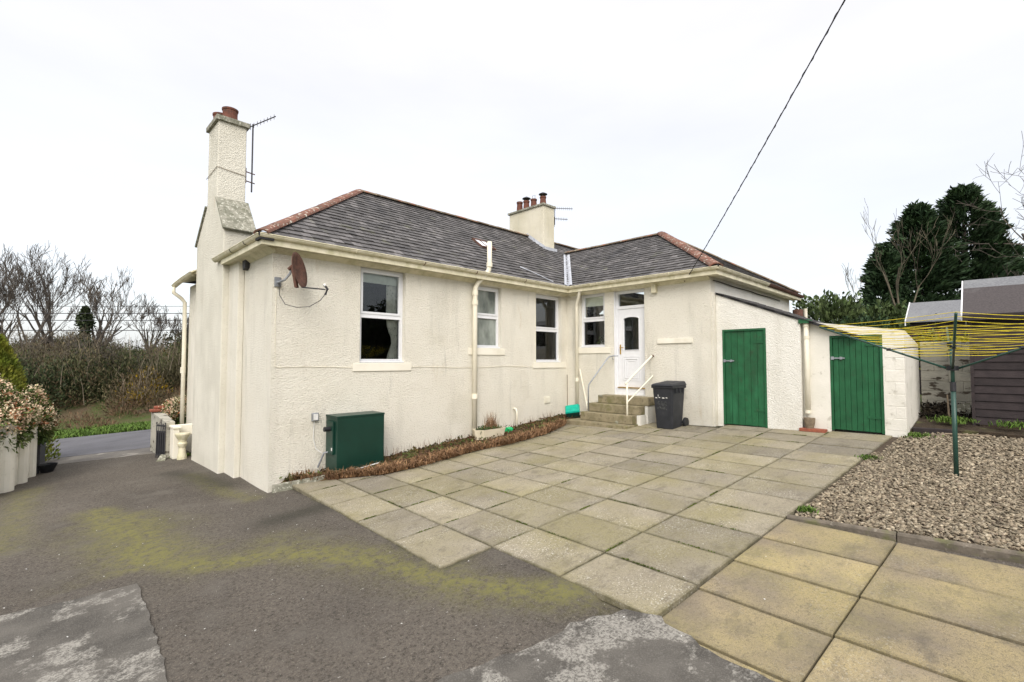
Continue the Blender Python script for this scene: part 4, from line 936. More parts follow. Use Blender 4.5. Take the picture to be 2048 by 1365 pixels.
MB().box(12.1, 12.24, -2.7, .37, 2.40, 2.50).build('eaves_board', m_shed, s1)
MB().box(12.2, 14.1, -2.5, .2, .2, .498).build('footing', m_soil, s1)
shed('garden_shed', 16.0, 18.0, -1.6, 1.45, .8, 2.66, 3.22, 'farther shed with pale grey felt roof behind the block wall', m_felt, boards=True, n=10)

# sleepers / soil bed at the back of the gravel
structure(MB().prism([(11.3, 1.08, .30), (11.5, .25, .30), (11.35, -.3, .30), (11.5, -3, .30), (13.6, -3, .45), (13.6, 1.08, .45)], (0, 0, .12)).build('soil_bed', m_soil))
for q, (xa, ya_, xb, yb_) in enumerate(((11.28, 1.05, 11.42, .50), (11.42, .48, 11.5, -.10), (11.36, -.12, 11.4, -1.2))):
    d = Vector((xb - xa, yb_ - ya_, 0)); nn = Vector((-d.y, d.x, 0)).normalized()
    tag(MB().obox((xa, ya_, .28), d, nn * .12, (0, 0, .17)).build('timber_sleeper', m_soil if q else m_shed, bevel=.01), ('dark timber sleeper edging the soil nearest the white store', 'dark timber sleeper behind the dryer pole at the gravel edge', 'dark timber sleeper below the boarded shed')[q], 'sleeper')
tag(MB().tube([(11.2, .62, .395), (11.33, .05, .40)], .018, 6).build('timber_batten', m_wood), 'thin pale batten lying on the gravel before the soil bed', 'batten')
MB_ = MB(); MB_.prism([(12.9, .30, .40), (12.9, .60, .40), (12.95, .56, .78), (12.95, .34, .84)], (.06, 0, 0)); tag(MB_.build('leaning_slab', m_cap), 'grey stone slab leaning on the wall beside the shed', 'stone slab')

n = 2600; X = RNG.uniform(12.6, 13.25, n); Y = RNG.uniform(.3, 1.05, n); Zc = .42 + RNG.uniform(0, 1, n) * .42 * (X - 12.4) / .9
tag(leaves('dark_heap', np.stack([X, Y, Zc], 1), .08, surf('dark_heap_flecks', (.02, .016, .012), (.035, .028, .018), 5, .95, tint=True), tv=.5), 'dark heap put in for black rubble at the foot of the block wall', 'rubble')  # invented heap, put in to make the wall foot black
# ================================================================ DOORSTEPS, RAILS, BIN
st = thing('doorsteps', (10.1, 6.5, .1), 'flight of mossy stone steps up to the white back door', 'steps')
for (xa, y0, y1, z1, th) in ((9.48, 5.86, 7.62, .185, .22), (9.76, 5.90, 7.36, .385, .195), (10.00, 5.84, 7.32, .59, .20), (10.24, 5.74, 7.16, .79, .195)):
    MB().box(xa, XB - .004, y0, y1, z1 - th, z1 - .0).build('step', m_step, st, bevel=.012)
MB().box(10.0, XB - .004, 5.87, 6.2, .1, .385).build('side_wall', m_whitewall, st) if False else None
MB().box(9.98, XB - .004, 5.80, 5.895, .0, .384).box(10.25, XB - .004, 5.76, 5.836, .0, .588).build('side_wall', m_whitewall, st)
t = thing('handrail', (9.95, 7.28, .15), 'bare galvanised handrail left of the steps', 'handrail')
MB().tube([(9.97, 7.26, .17), (9.97, 7.26, .95), (9.98, 7.25, 1.06), (10.02, 7.21, 1.14), (10.40, 6.97, 1.72), (10.44, 6.94, 1.765), (10.49, 6.85, 1.79), (10.50, 6.72, 1.79)], .017, 10).build('rail', m_galv, t, smooth=True)
MB().tube([(10.47, 6.88, 1.78), (10.50, 6.88, 1.70), (10.58, 6.90, 1.70)], .01, 6).build('wall_clip', m_galv, t)
t = thing('handrail', (9.84, 6.02, .15), 'cream painted handrail right of the steps with a lower bar', 'handrail')
MB().tube([(9.84, 6.06, .17), (9.84, 6.06, 1.13)], .022, 10).build('post', m_pipe, t, smooth=True)
MB().tube([(9.80, 6.08, 1.12), (10.25, 5.91, 1.52), (10.55, 5.80, 1.78)], .022, 10).build('top_rail', m_pipe, t); MB().tube([(9.84, 6.05, .70), (10.58, 5.80, 1.30)], .016, 8).build('lower_rail', m_pipe, t)
MB().tube([(10.55, 5.80, 1.78), (10.598, 5.80, 1.78)], .028, 8).build('wall_clip', m_red, t)
b = MB(); b.tube([(10.50, 7.93, 1.44), (10.42, 7.62, .40)], .022, 8); tag(b.build('support_pole', m_pipe), 'cream pole leaning between the downpipe and the steps', 'pole')
tag(MB().tube([(10.30, 8.20, .08), (10.42, 8.30, 1.28)], .012, 6).build('broom_handle', m_wood), 'thin brown stick leaning in the corner behind the teal box', 'stick')
# recycling box tipped on its side
t = thing('recycling_box', (10.2, 7.95, .12), 'teal and dark green recycling box tipped on its side', 'box')
c = Vector((10.12, 7.88, .34)); a_ = Vector((.55, -.80, .15)).normalized(); u_ = Vector((-.45, -.25, .86)).normalized(); u_ = (u_ - a_ * u_.dot(a_)).normalized(); n_ = a_.cross(u_)
def fru(b, c, a, u, n, d0, d1, w0, h0, w1, h1):
    P = [c + n * d0 + a * (sx * w0) + u * (sy * h0) for sx, sy in ((-1, -1), (1, -1), (1, 1), (-1, 1))] + [c + n * d1 + a * (sx * w1) + u * (sy * h1) for sx, sy in ((-1, -1), (1, -1), (1, 1), (-1, 1))]
    return b.hexa(P)
fru(MB(), c, a_, n_, u_, -.16, .04, .15, .12, .19, .15).build('body', m_tealD, t, bevel=.012); 
fru(MB(), c, a_, n_, u_, .042, .10, .20, .16, .17, .14).build('lid', m_teal, t, bevel=.012)
b = MB(); P = c - n_ * .158 + a_ * .02 - u_ * .06; b.obox(P, a_ * .10, u_ * .09, -n_ * .004)
b.build('label', m_sticker, t)
# wheelie bin
t = thing('wheelie_bin', (10.05, 5.15, .17), 'black wheelie bin standing against the wall right of the steps', 'bin')
bz = .155; bx0, bx1, by0, by1 = 9.78, 10.38, 4.90, 5.38
b = MB(); b.hexa([(bx0 + .08, by0 + .05, bz), (bx1 - .06, by0 + .05, bz + .03), (bx1 - .06, by1 - .05, bz + .03), (bx0 + .08, by1 - .05, bz), (bx0, by0, bz + .93), (bx1, by0, bz + .93), (bx1, by1, bz + .93), (bx0, by1, bz + .93)]); body = b.build('body', m_binb, t, bevel=.025)
b = MB(); b.box(bx0 - .02, bx1 + .02, by0 - .02, by1 + .02, bz + .90, bz + .955); b.build('rim', m_binb, t, bevel=.012)
b = MB(); b.hexa([(bx0 - .05, by0 - .03, bz + .957), (bx1 + .05, by0 - .03, bz + .957), (bx1 + .05, by1 + .03, bz + .957), (bx0 - .05, by1 + .03, bz + .957), (bx0 + .0, by0 + .02, bz + 1.00), (bx1 + .04, by0 + .02, bz + 1.05), (bx1 + .04, by1 - .02, bz + 1.05), (bx0 + .0, by1 - .02, bz + 1.00)])
lid = b.build('lid', m_binb, t, bevel=.018)
MB().hexa([(bx0 + .1, by0 + .10, bz + 1.002), (bx1 - .06, by0 + .10, bz + 1.036), (bx1 - .06, by1 - .10, bz + 1.036), (bx0 + .1, by1 - .10, bz + 1.002), (bx0 + .13, by0 + .13, bz + 1.02), (bx1 - .1, by0 + .13, bz + 1.055), (bx1 - .1, by1 - .13, bz + 1.055), (bx0 + .13, by1 - .13, bz + 1.02)]).build('lid_panel', m_binb, lid, bevel=.006)
for k in range(3): MB().box(bx0 + .12 + k * .16, bx0 + .15 + k * .16, by0 - .032, by0 - .005, bz + .80, bz + .90).build('rib', m_binb, t)
for y in (by0 + .005, by1 - .045): MB().tube([(bx1 + .01, y - .03, bz + .12), (bx1 + .01, y + .03, bz + .12)], .115, 22).build('wheel', m_black, t, bevel=.008)
MB().tube([(bx1 + .01, by0, bz + .12), (bx1 + .01, by1, bz + .12)], .012, 8).build('axle', m_dark, t)
MB().tube([(bx1 + .05, by0 + .03, bz + .90), (bx1 + .09, by0 + .05, bz + .93), (bx1 + .09, by1 - .05, bz + .93), (bx1 + .05, by1 - .03, bz + .90)], .014, 8).build('handle', m_binb, t)
def onfront(y, z): k = (z - bz) / .93; return (bx0 + .08 * (1 - k) - .003, y, z)
b = MB()
for (y, z, w_, h_) in ((5.27, .83, .05, .022), (5.20, .84, .04, .018), (5.24, .87, .015, .05), (5.10, .83, .06, .025), (5.03, .84, .045, .02)): b.add([onfront(y, z), onfront(y + w_, z + .004), onfront(y + w_ - .006, z + h_), onfront(y + .004, z + h_)], [(0, 1, 2, 3)])
b.build('number_sticker', m_sticker, t, fix=False)
b = MB(); b.add([onfront(5.06, .58), onfront(5.28, .58), onfront(5.28, .77), onfront(5.06, .77)], [(0, 1, 2, 3)]); b.build('worn_label', surf('worn_label', (.03, .032, .036), (.10, .105, .10), 22, .6, lo=.5, hi=.68), t, fix=False)

# ================================================================ BOILER, SOCKET, PLANTER
t = thing('oil_boiler', (4.35, 8.3, -.33), 'dark green metal boiler cabinet standing against the long wall', 'boiler')
x0, x1, y0, y1, z0, z1 = 3.88, 4.80, 7.98, 8.37, -.34, .70
x0, x1, y0, y1 = 3.91, 4.76, 8.20, 8.446
y0 = 7.99; x0, x1 = 3.72, 4.62
MB().box(x0, x1, y0, 8.44, z0 + .03, z1 - .035).build('cabinet', m_boiler, t, bevel=.006)
MB().box(x0 - .008, x1 + .008, y0 - .008, 8.442, z1 - .034, z1).build('lid', m_boiler, t, bevel=.006)
MB().box(x0 + .02, x1 - .02, y0 + .02, 8.42, z0 - .1, z0 + .028).build('plinth', m_cap, t)
MB().box(x0 - .035, x0 - .001, y0 + .10, 8.36, -.02 + .05, z1 - .10).build('side_cover', m_boiler, t, bevel=.006)
MB().tube([(x0 - .036, 8.20, .47), (x0 - .14, 8.20, .47)], .042, 16).build('flue', m_black, t)
MB().box(x0 - .038, x0 - .0355, 8.10, 8.14, .10, .15).build('sticker', m_sticker, t)
MB().tube([(x0 - .002, 8.28, .06), (x0 - .09, 8.30, .05), (x0 - .17, 8.36, -.2)], .016, 8).build('condensate_pipe', m_galv, t)
MB().tube([(x0 + .12, y0 - .03, -.27), (x0 + .45, y0 - .035, -.235), (x0 + .80, y0 - .03, -.20)], .011, 6).build('white_pipe', m_sticker, t)
t = thing('outdoor_socket', (3.52, 8.44, .67), 'small grey weatherproof electric box left of the green boiler', 'electric box')
b = MB(); FL.box(b, 3.455, 3.575, .60, .745, .002, .05); b.build('box', m_galv, t, bevel=.008); b = MB(); FL.box(b, 3.475, 3.555, .62, .725, .05, .062); b.build('cover', m_sticker, t, bevel=.004)
MB().tube([(3.50, 8.42, .60), (3.49, 8.43, .3), (3.53, 8.40, .12), (3.62, 8.35, .04), (3.72, 8.30, .04)], .006, 5).build('flex', m_sticker, t)
# planter trough (tapered hexagonal ends)
t = thing('planter_trough', (7.2, 8.0, -.1), 'cream planter trough holding rushes and weeds below the soil pipe', 'planter')
pz0 = -.08
P = [(6.80, 7.98), (6.93, 7.80), (7.55, 7.78), (7.62, 7.98), (7.55, 8.16), (6.90, 8.18)]
cxm, cym = 7.2, 7.98
bot = [((x - cxm) * .88 + cxm, (y - cym) * .85 + cym, plane(x, y) + .03) for x, y in P]; top = [(x, y, plane(cxm, cym) + .25) for x, y in P]; inn = [((x - cxm) * .93 + cxm, (y - cym) * .88 + cym, plane(cxm, cym) + .25) for x, y in P]; low = [(x, y, z - .05) for x, y, z in inn]
n = 6; b = MB(); b.add(bot + top + inn + low, [tuple(range(n))[::-1]] + [(i, (i + 1) % n, n + (i + 1) % n, n + i) for i in range(n)] + [(n + i, n + (i + 1) % n, 2 * n + (i + 1) % n, 2 * n + i) for i in range(n)] + [(2 * n + i, 2 * n + (i + 1) % n, 3 * n + (i + 1) % n, 3 * n + i) for i in range(n)])
b.build('trough', m_trough, t); MB().add(low, [tuple(range(6))]).build('soil', m_soil, t, fix=False)
def blades(C, h, lean, mat, name, parent=None, w=.008, curve=.4, tv=.3):
    C = np.asarray(C, float); n = len(C); a = RNG.uniform(0, 6.28, n); D = np.stack([np.cos(a), np.sin(a), np.zeros(n)], 1); S_ = np.stack([-np.sin(a), np.cos(a), np.zeros(n)], 1)
    hh = h * RNG.uniform(.5, 1.2, n)[:, None]; ln = lean * RNG.uniform(.2, 1.3, n)[:, None]; Z = np.array([0, 0, 1.])
    p1 = C + Z * hh * .55 + D * ln * hh * .35; p2 = C + Z * hh * (1 - curve * ln.clip(0, 1.5) * .5) + D * ln * hh
    V = np.stack([C - S_ * w, C + S_ * w, p1 - S_ * w * .8, p1 + S_ * w * .8, p2], 1).reshape(-1, 3); i = np.arange(n) * 5
    F = np.concatenate([np.stack([i, i + 1, i + 3], 1), np.stack([i, i + 3, i + 2], 1), np.stack([i + 2, i + 3, i + 4], 1)]); tt = RNG.uniform(1 - tv, 1 + tv, n)
    return npmesh(name, V, F, mat, np.concatenate([tt] * 3), parent)
zt_ = plane(cxm, cym) + .2
c = np.stack([RNG.normal(7.28, .09, 160), RNG.normal(7.98, .06, 160), np.full(160, zt_)], 1); r_ = blades(c, .40, .28, m_dead, 'rush_tuft', t, .004)
c = np.stack([RNG.uniform(6.9, 7.5, 500), RNG.uniform(7.84, 8.1, 500), np.full(500, zt_) + RNG.uniform(0, .08, 500)], 1); leaves('weeds', c, .06, m_laurel, t)
# green watering can by the trough
t = thing('watering_can', (7.95, 8.1, -.05), 'bright green plastic can lying beside the planter trough', 'watering can')
MB().tube([(7.84, 8.06, .02), (8.02, 8.10, .03)], [.085, .075], 14).build('body', m_can, t); MB().tube([(8.02, 8.1, .08), (8.10, 8.08, .06), (8.10, 8.09, -.02), (8.03, 8.1, -.04)], .012, 6).build('handle', m_can, t)
# cup and plant on the kitchen sill
t = thing('plant_pot', (10.82, 7.40, 2.08), 'white pot with a small green plant inside the window by the door', 'plant pot')
MB().lathe((10.84, 7.42, 2.075), [(.04, 0), (.055, .10), (.045, .10)], 14).build('pot', m_sticker, t); leaves('plant', np.array([[10.84, 7.42, 2.2]]) + RNG.normal(0, .05, (120, 3)), .07, m_laurel, t)
# plant bed under the long wall
BED = [(2.86, 8.40), (3.2, 8.20), (3.7, 7.80), (4.21, 7.36), (4.96, 7.22), (6.18, 7.28), (7.11, 7.10), (8.17, 7.12), (9.3, 7.45), (9.46, 7.64)]
def bedy(x):
    for (a, b_), (c_, d_) in zip(BED[:-1], BED[1:]):
        if a <= x <= c_: return b_ + (d_ - b_) * (x - a) / (c_ - a)
    return 8.4 if x < 5 else 7.64
xs = list(np.linspace(2.86, 10.55, 90)); V = []; F = []; K = 10
for x in xs:
    yb_ = bedy(x)
    for k in range(K):
        f = k / (K - 1); y = yb_ + (8.448 - yb_) * f; V.append((x, y, plane(x, y) - .02 + .075 * min(f * 5, 1) * (.4 if x < 3.0 else 1) + .012 * math.sin(x * 17 + y * 9) * f))
for i in range(len(xs) - 1):
    for k in range(K - 1): F.append((i * K + k, (i + 1) * K + k, (i + 1) * K + k + 1, i * K + k + 1))
structure(MB().add(V, F).build('plant_bed', m_litter, smooth=True, fix=False))
tag(MB().obox((2.80, 8.36, -.52), (.72, -.36, .10), (.02, .045, 0), (0, 0, .15)).build('bed_edging', m_cap, bevel=.01), 'short mossy concrete edging at the near corner of the house', 'edging')
n = 5200; X = RNG.uniform(3.1, 9.5, n); Yb = np.array([bedy(x) for x in X]); f = np.abs(RNG.normal(0, .15, n)); Y = Yb + f; k = (Y < 8.4) & (RNG.uniform(0, 1, n) < .62 + .38 * np.sin(X * 3.1) * np.sin(X * 7.3 + 1)); k &= ~((X > x0 - .05) & (X < x1 + .05) & (Y > y0 - .03)); X, Y = X[k], Y[k]
stuff(blades(np.stack([X, Y, -.399 + .07 * X - .025 * Y + .02], 1), .19, 1.4, m_dead, 'dead_stems', w=.0075, curve=.75, tv=.5))
n = 2600; X = RNG.uniform(3.0, 10.3, n); Yb = np.array([bedy(x) for x in X]); Y = Yb + (8.42 - Yb) * RNG.uniform(.1, 1, n); k = ~((X > x0 - .02) & (X < x1 + .02) & (Y > y0 - .02))
X, Y = X[k], Y[k]; stuff(leaves('leaf_litter', np.stack([X, Y, -.399 + .07 * X - .025 * Y + .05 + RNG.uniform(0, .05, len(X))], 1), .07, surf('litter_leaves', (.09, .04, .02), (.06, .07, .02), 4, .9, tint=True), tv=.5))
n = 260; X = RNG.uniform(3.0, 10.0, n); Y = 8.38 - np.abs(RNG.normal(0, .10, n)); k = ~((X > x0 - .02) & (X < x1 + .02)); X, Y = X[k], Y[k]
stuff(blades(np.stack([X, Y, -.399 + .07 * X - .025 * Y + .03], 1), .26, .35, m_dead, 'dead_stalks', w=.003, tv=.5))

n = 420; X = np.concatenate([RNG.normal(c_, .12, n // 6) for c_ in (3.3, 5.1, 5.9, 6.5, 8.6, 9.2)]); Yb = np.array([bedy(x) for x in X]); Y = Yb + (8.4 - Yb) * RNG.uniform(.15, .9, len(X))
stuff(leaves('bed_weeds', np.stack([X, Y, -.399 + .07 * X - .025 * Y + .06 + RNG.uniform(0, .06, len(X))], 1), .06, m_pier, tv=.4))
# ================================================================ ROTARY DRYER
t = thing('rotary_dryer', (8.48, .37, .185), 'rotary clothes dryer with green pole and arms and yellow lines standing in the gravel', 'clothes dryer')
bx, by = 8.48, .373; H1, H2, ZT, RR = 1.56, 1.87, 2.165, 1.46
MB().tube([(bx, by, .10), (bx, by, 1.30)], .026, 12).build('lower_pole', m_dgreen, t, smooth=True); MB().tube([(bx, by, 1.28), (bx, by, 1.92)], .021, 12).build('upper_pole', m_dgreen, t, smooth=True)
MB().tube([(bx, by, 1.26), (bx, by, 1.38)], .031, 12).build('pole_sleeve', m_dark, t)
MB().tube([(bx, by, H1 - .03), (bx, by, H1 + .03)], .062, 14).build('lower_hub', m_black, t); MB().tube([(bx, by, H2 - .03), (bx, by, H2 + .025)], .045, 14).build('upper_hub', m_black, t)
rt = Vector((math.sin(YAW), -math.cos(YAW), 0)); fh = Vector((math.cos(YAW), math.sin(YAW), 0))
ang0 = math.atan2(.95, -1.1); dirs = []
for k in range(4):
    a = ang0 + k * math.pi / 2; dirs.append(rt * math.cos(a) + fh * math.sin(a))
tips = [Vector((bx, by, ZT)) + d * RR for d in dirs]; roots = [Vector((bx, by, H1)) + d * .06 for d in dirs]
for k, (r0, tp) in enumerate(zip(roots, tips)):
    MB().tube([r0, tp], .0135, 8).build('arm', m_dgreen, t, smooth=True)
    mid = r0.lerp(tp, .42); MB().tube([Vector((bx, by, H2)) + dirs[k] * .04, mid], .008, 6).build('strut', m_dark, t); MB().tube([mid - dirs[k] * .025, mid + dirs[k] * .025], .02, 8).build('strut_clip', m_black, t)
for ring in range(12):
    f = 1 - ring * .068; ps = [r0.lerp(tp, f) + Vector((0, 0, .016)) for r0, tp in zip(roots, tips)]
    for k in range(4):
        a, c_ = ps[k], ps[(k + 1) % 4]; sag = random.uniform(.012, .05) * f
        MB().tube([a.lerp(c_, q / 8) - Vector((0, 0, sag * 4 * (q / 8) * (1 - q / 8))) for q in range(9)], .0032, 5, cap=False).build('line', m_yel, t)

# ================================================================ VEGETATION
def branches(b, p, d, L, r, lev, up=.15, spread=.55, nch=3, seg=3, wob=.12, minr=.004):
    pts = [p]; rs = [r]; q = Vector(p); dd = Vector(d).normalized()
    for k in range(seg):
        dd = (dd + Vector((random.gauss(0, wob), random.gauss(0, wob), random.gauss(0, wob) + up * .5))).normalized(); q = q + dd * (L / seg); pts.append(q.copy()); rs.append(max(minr, r * (1 - .55 * (k + 1) / seg)))
    b.tube(pts, rs, 5 if r > .04 else 3, cap=False)
    if lev == 0: return
    for k in range(nch + (1 if random.random() < .5 else 0)):
        t = random.uniform(.35, 1.0); i = min(int(t * seg), seg - 1); base = pts[i].lerp(pts[i + 1], t * seg - i)
        nd = (dd + Vector((random.gauss(0, spread), random.gauss(0, spread), random.gauss(0, spread * .6) + up))).normalized()
        branches(b, base, nd, L * random.uniform(.55, .8), max(minr, rs[i] * .55), lev - 1, up, spread, nch, seg, wob, minr)
def bare_tree(name, x, y, z, h, r, label, mat=m_twig, lev=5, spread=.5, up=.2, nch=3, stems=1, lean=(0, 0), cat='tree', group=None, minr=.006):
    t = thing(name, (x, y, z), label, cat, group); b = MB()
    hh = h * .34
    top = Vector((x + lean[0] * hh, y + lean[1] * hh, z + hh)); b.tube([(x, y, z - .3), ((x + top.x) / 2 + random.uniform(-.05, .05), (y + top.y) / 2, z + hh / 2), top], [r, r * .8, r * .65], 8); b.build('trunk', mat, t, smooth=True)
    b = MB()
    for k in range(3 + stems): branches(b, top - Vector((0, 0, hh * random.uniform(0, .5))), Vector((random.gauss(lean[0], spread), random.gauss(lean[1], spread), 1)), h * .30, r * .55, lev - 1, up, spread, nch, minr=minr)
    b.build('branches', mat, t); return t
def gz(x, y): return ground(x, y) - .07
# bare trees on the bank beyond the road
LB = ['tallest twiggy bare tree at the left edge, behind the golden conifer', 'slender bare tree second from the left on the bank', 'wide bare tree with upright limbs left of the ivy-clad one', 'bare tree leaning right beside the ivy-clad trunk', 'low spreading bare tree nearest the cottage on the bank', 'small bare tree above the gorse', 'thin bare tree standing between the two tallest on the bank']
for k, (x, y, h, r, lev, ln) in enumerate(((-2.2, 42, 9.4, .16, 5, (.0, 0)), (-.3, 41, 7.8, .12, 5, (.02, -.0)), (.8, 42, 9.2, .14, 5, (-.04, 0)), (2.3, 37.5, 7.4, .15, 5, (.10, -.06)), (4.7, 36.5, 4.9, .12, 5, (.12, -.06)), (6.6, 37, 4.0, .08, 4, (.06, 0)), (-1.2, 44, 8.8, .11, 5, (-.05, .05)))):
    bare_tree('bare_tree', x, y, gz(x, y), h, r, LB[k], lev=lev + 1, spread=.40, lean=ln, up=.20, nch=2, stems=4, group='bare trees on the bank', minr=.009)
# ivy on one trunk
x, y = 2.0, 37.0; n = 5000; zz = RNG.uniform(0, 1, n); rr = (.06 + .50 * (1 - zz) ** .55) * (1 + .35 * np.sin(zz * 17)); a = RNG.uniform(0, 6.28, n); rad = rr * np.sqrt(RNG.uniform(.2, 1, n))
t = thing('ivy_clad_tree', (x, y, gz(x, y)), 'dark ivy-smothered trunk in the middle of the bank', 'tree')
rad = rad * (1 + .4 * np.sin(a * 2 + zz * 8))
leaves('ivy', np.stack([x + rad * np.cos(a), y + rad * np.sin(a), gz(x, y) + 4.5 * zz], 1), .14, m_ivy, t, .8); MB().tube([(x, y, gz(x, y) - .2), (x + .1, y, gz(x, y) + 4.4)], [.16, .07], 7).build('trunk', m_bark, t)
LS = ['low sprawling bare shrub on the verge bank below the ivy-clad trunk', 'tangled bare thorn shrub left of the ivy-clad trunk', 'pale bare thorn bush above the middle of the verge', 'bare grey shrub on the bank behind the golden conifer', 'bare bush low on the bank left of the gorse', 'twiggy bare shrub near the top of the bank toward the cottage', 'leaning bare thorn on the bank above the road bend']
for k, (x, y, h) in enumerate(((2.0, 31.0, 3.4), (.6, 32.5, 4.0), (3.2, 30.0, 2.9), (-1.4, 32, 4.4), (2.9, 33.5, 3.6), (5.0, 33.8, 2.8), (1.6, 34.5, 4.6))):
    bare_tree('thorn_bush', x, y, gz(x, y), h, .06, LS[k], m_twigl if k % 2 else m_twig, 5, .75, up=.08, nch=2, stems=2, cat='shrub', group='bare thorn bushes on the bank', minr=.009)
# hillside scrub: clumps nobody could count
def clump(cs, nper, size, mat, name, rx=1.0, rz_=.8, aspect=.35, up=.8, tv=.45):
    P = []; Dd = []
    for (x, y, s) in cs:
        m = int(nper * s * s); v = RNG.normal(size=(m, 3)); v /= np.linalg.norm(v, axis=1)[:, None]; v *= RNG.uniform(.25, 1, (m, 1)) ** .5; v[:, 2] = np.abs(v[:, 2])
        lump = 1 + .22 * np.sin(v[:, 0] * 5 + x) * np.cos(v[:, 1] * 6 + y)
        P.append(np.stack([x + v[:, 0] * rx * s * lump, y + v[:, 1] * rx * s * lump, gz(x, y) + v[:, 2] * rz_ * s * lump * 1.25], 1)); Dd.append(v + np.array([0, 0, up]))
    return leaves(name, np.concatenate(P), size, mat, aspect=aspect, dirs=np.concatenate(Dd), spread=.8, tv=tv)
cs = []
tx, ty = RN[1], -RN[0]
for k in range(210):
    s = random.uniform(25, 62); tt = random.uniform(-32, 4); x, y = RN[0] * s + tx * tt, RN[1] * s + ty * tt
    sz = random.uniform(1.0, 2.0) * (1.15 if s < 40 else 1.1)
    if x > 2.5: sz *= max(.5, 1 - (x - 2.5) * .09)
    sz *= random.uniform(.7, 1.35) if x < 1.5 else random.uniform(.75, 1.15)
    cs.append((x, y, sz))
stuff(clump(cs, 620, .15, m_scrub, 'hillside_scrub', 1.0, 1.0, aspect=.3))
C_ = np.array([(x + RNG.normal(0, s * .5), y + RNG.normal(0, s * .5), gz(x, y) + RNG.uniform(.2, 1.0) * s) for x, y, s in cs for _ in range(46)])
stuff(blades(C_, 1.3, .7, surf('scrub_stems', (.17, .14, .10), (.10, .08, .06), 1, .9, tint=True), 'scrub_stems', w=.011, curve=.2, tv=.6))
cs = [(random.uniform(-6, 5.5), random.uniform(28.5, 38), random.uniform(1.0, 1.9)) for k in range(34)]
stuff(clump(cs, 620, .14, m_ivy, 'dark_thicket', 1.0, .95, .5))
cs = [(RN[0] * s + tx * q, RN[1] * s + ty * q, random.uniform(.35, .7)) for s, q in ((random.uniform(22.6, 29.5), random.uniform(-17, -2)) for k in range(190))]
stuff(clump(cs, 420, .14, m_brac, 'dead_bracken', 1.2, .6, .2))
for k, (x, y, s) in enumerate(((3.85, 29.0, 1.1), (3.4, 27.6, .6), (5.9, 38, 1.3))):
    o = clump([(x, y, s)], 1600, .11, m_gorse, 'gorse_bush', .9, .9, .6); tag(o, ('largest orange-yellow gorse bush on the bank beyond the road', 'small low orange gorse near the verge', 'gorse bush high on the bank beside the cottage')[k], 'bush')
cs = [(8.4, 41, 2.4), (7.0, 35.5, 1.5), (10.5, 46, 2.4)]
for k, (x, y, s) in enumerate(cs): tag(clump([(x, y, s)], 1500, .2, m_ivy if k != 1 else m_scrub, 'hill_bush', 1, 1, .5), ('dark rounded bush on the hill beside the cottage', 'brown green bush above the road right of the gorse', 'distant dark bush on the skyline beside the cottage')[k], 'bush')
# verge grass
n = 16000; s = RNG.uniform(20.2, 22.8, n); q = RNG.uniform(-22, -3, n); X = RN[0] * s + tx * q; Y = RN[1] * s + ty * q
stuff(blades(np.stack([X, Y, np.array([gz(a, c_) for a, c_ in zip(X, Y)])], 1), .2, .9, m_blade, 'verge_grass', w=.02, tv=.45))
# golden conifer
def foliage_cone(name, x, y, z, h, r, n, size, mat, label, leafdir=(.5, .9), cat='shrub', trunk=True, power=.8):
    t = thing(name, (x, y, z), label, cat); u = RNG.uniform(0, 1, n) ** 1.1; a = RNG.uniform(0, 6.28, n); lob = 1 + .18 * np.sin(a * 5 + u * 9) + .12 * np.sin(a * 3 + 2)
    rad = r * (1 - u) ** power * lob * RNG.uniform(.45, 1, n) ** .5; P = np.stack([x + rad * np.cos(a), y + rad * np.sin(a), z + .05 + u * h], 1)
    D = np.stack([np.cos(a) * leafdir[0], np.sin(a) * leafdir[0], np.full(n, leafdir[1])], 1); leaves('crown', P, size, mat, t, .4, D, .5, tv=.4)
    if trunk: MB().tube([(x, y, z - .1), (x, y, z + h * .8)], [r * .08, .01], 6).build('trunk', m_bark, t)
    return t
foliage_cone('golden_conifer', -.62, 16.3, plane(-.6, 16.3), 3.0, .95, 14000, .10, m_gold, 'golden green conifer at the left edge behind the flowering shrub')
foliage_cone('golden_conifer', -1.6, 16.0, plane(-1.6, 16), 2.2, .9, 4000, .15, m_gold, 'lower golden conifer clump at the far left edge') if False else None
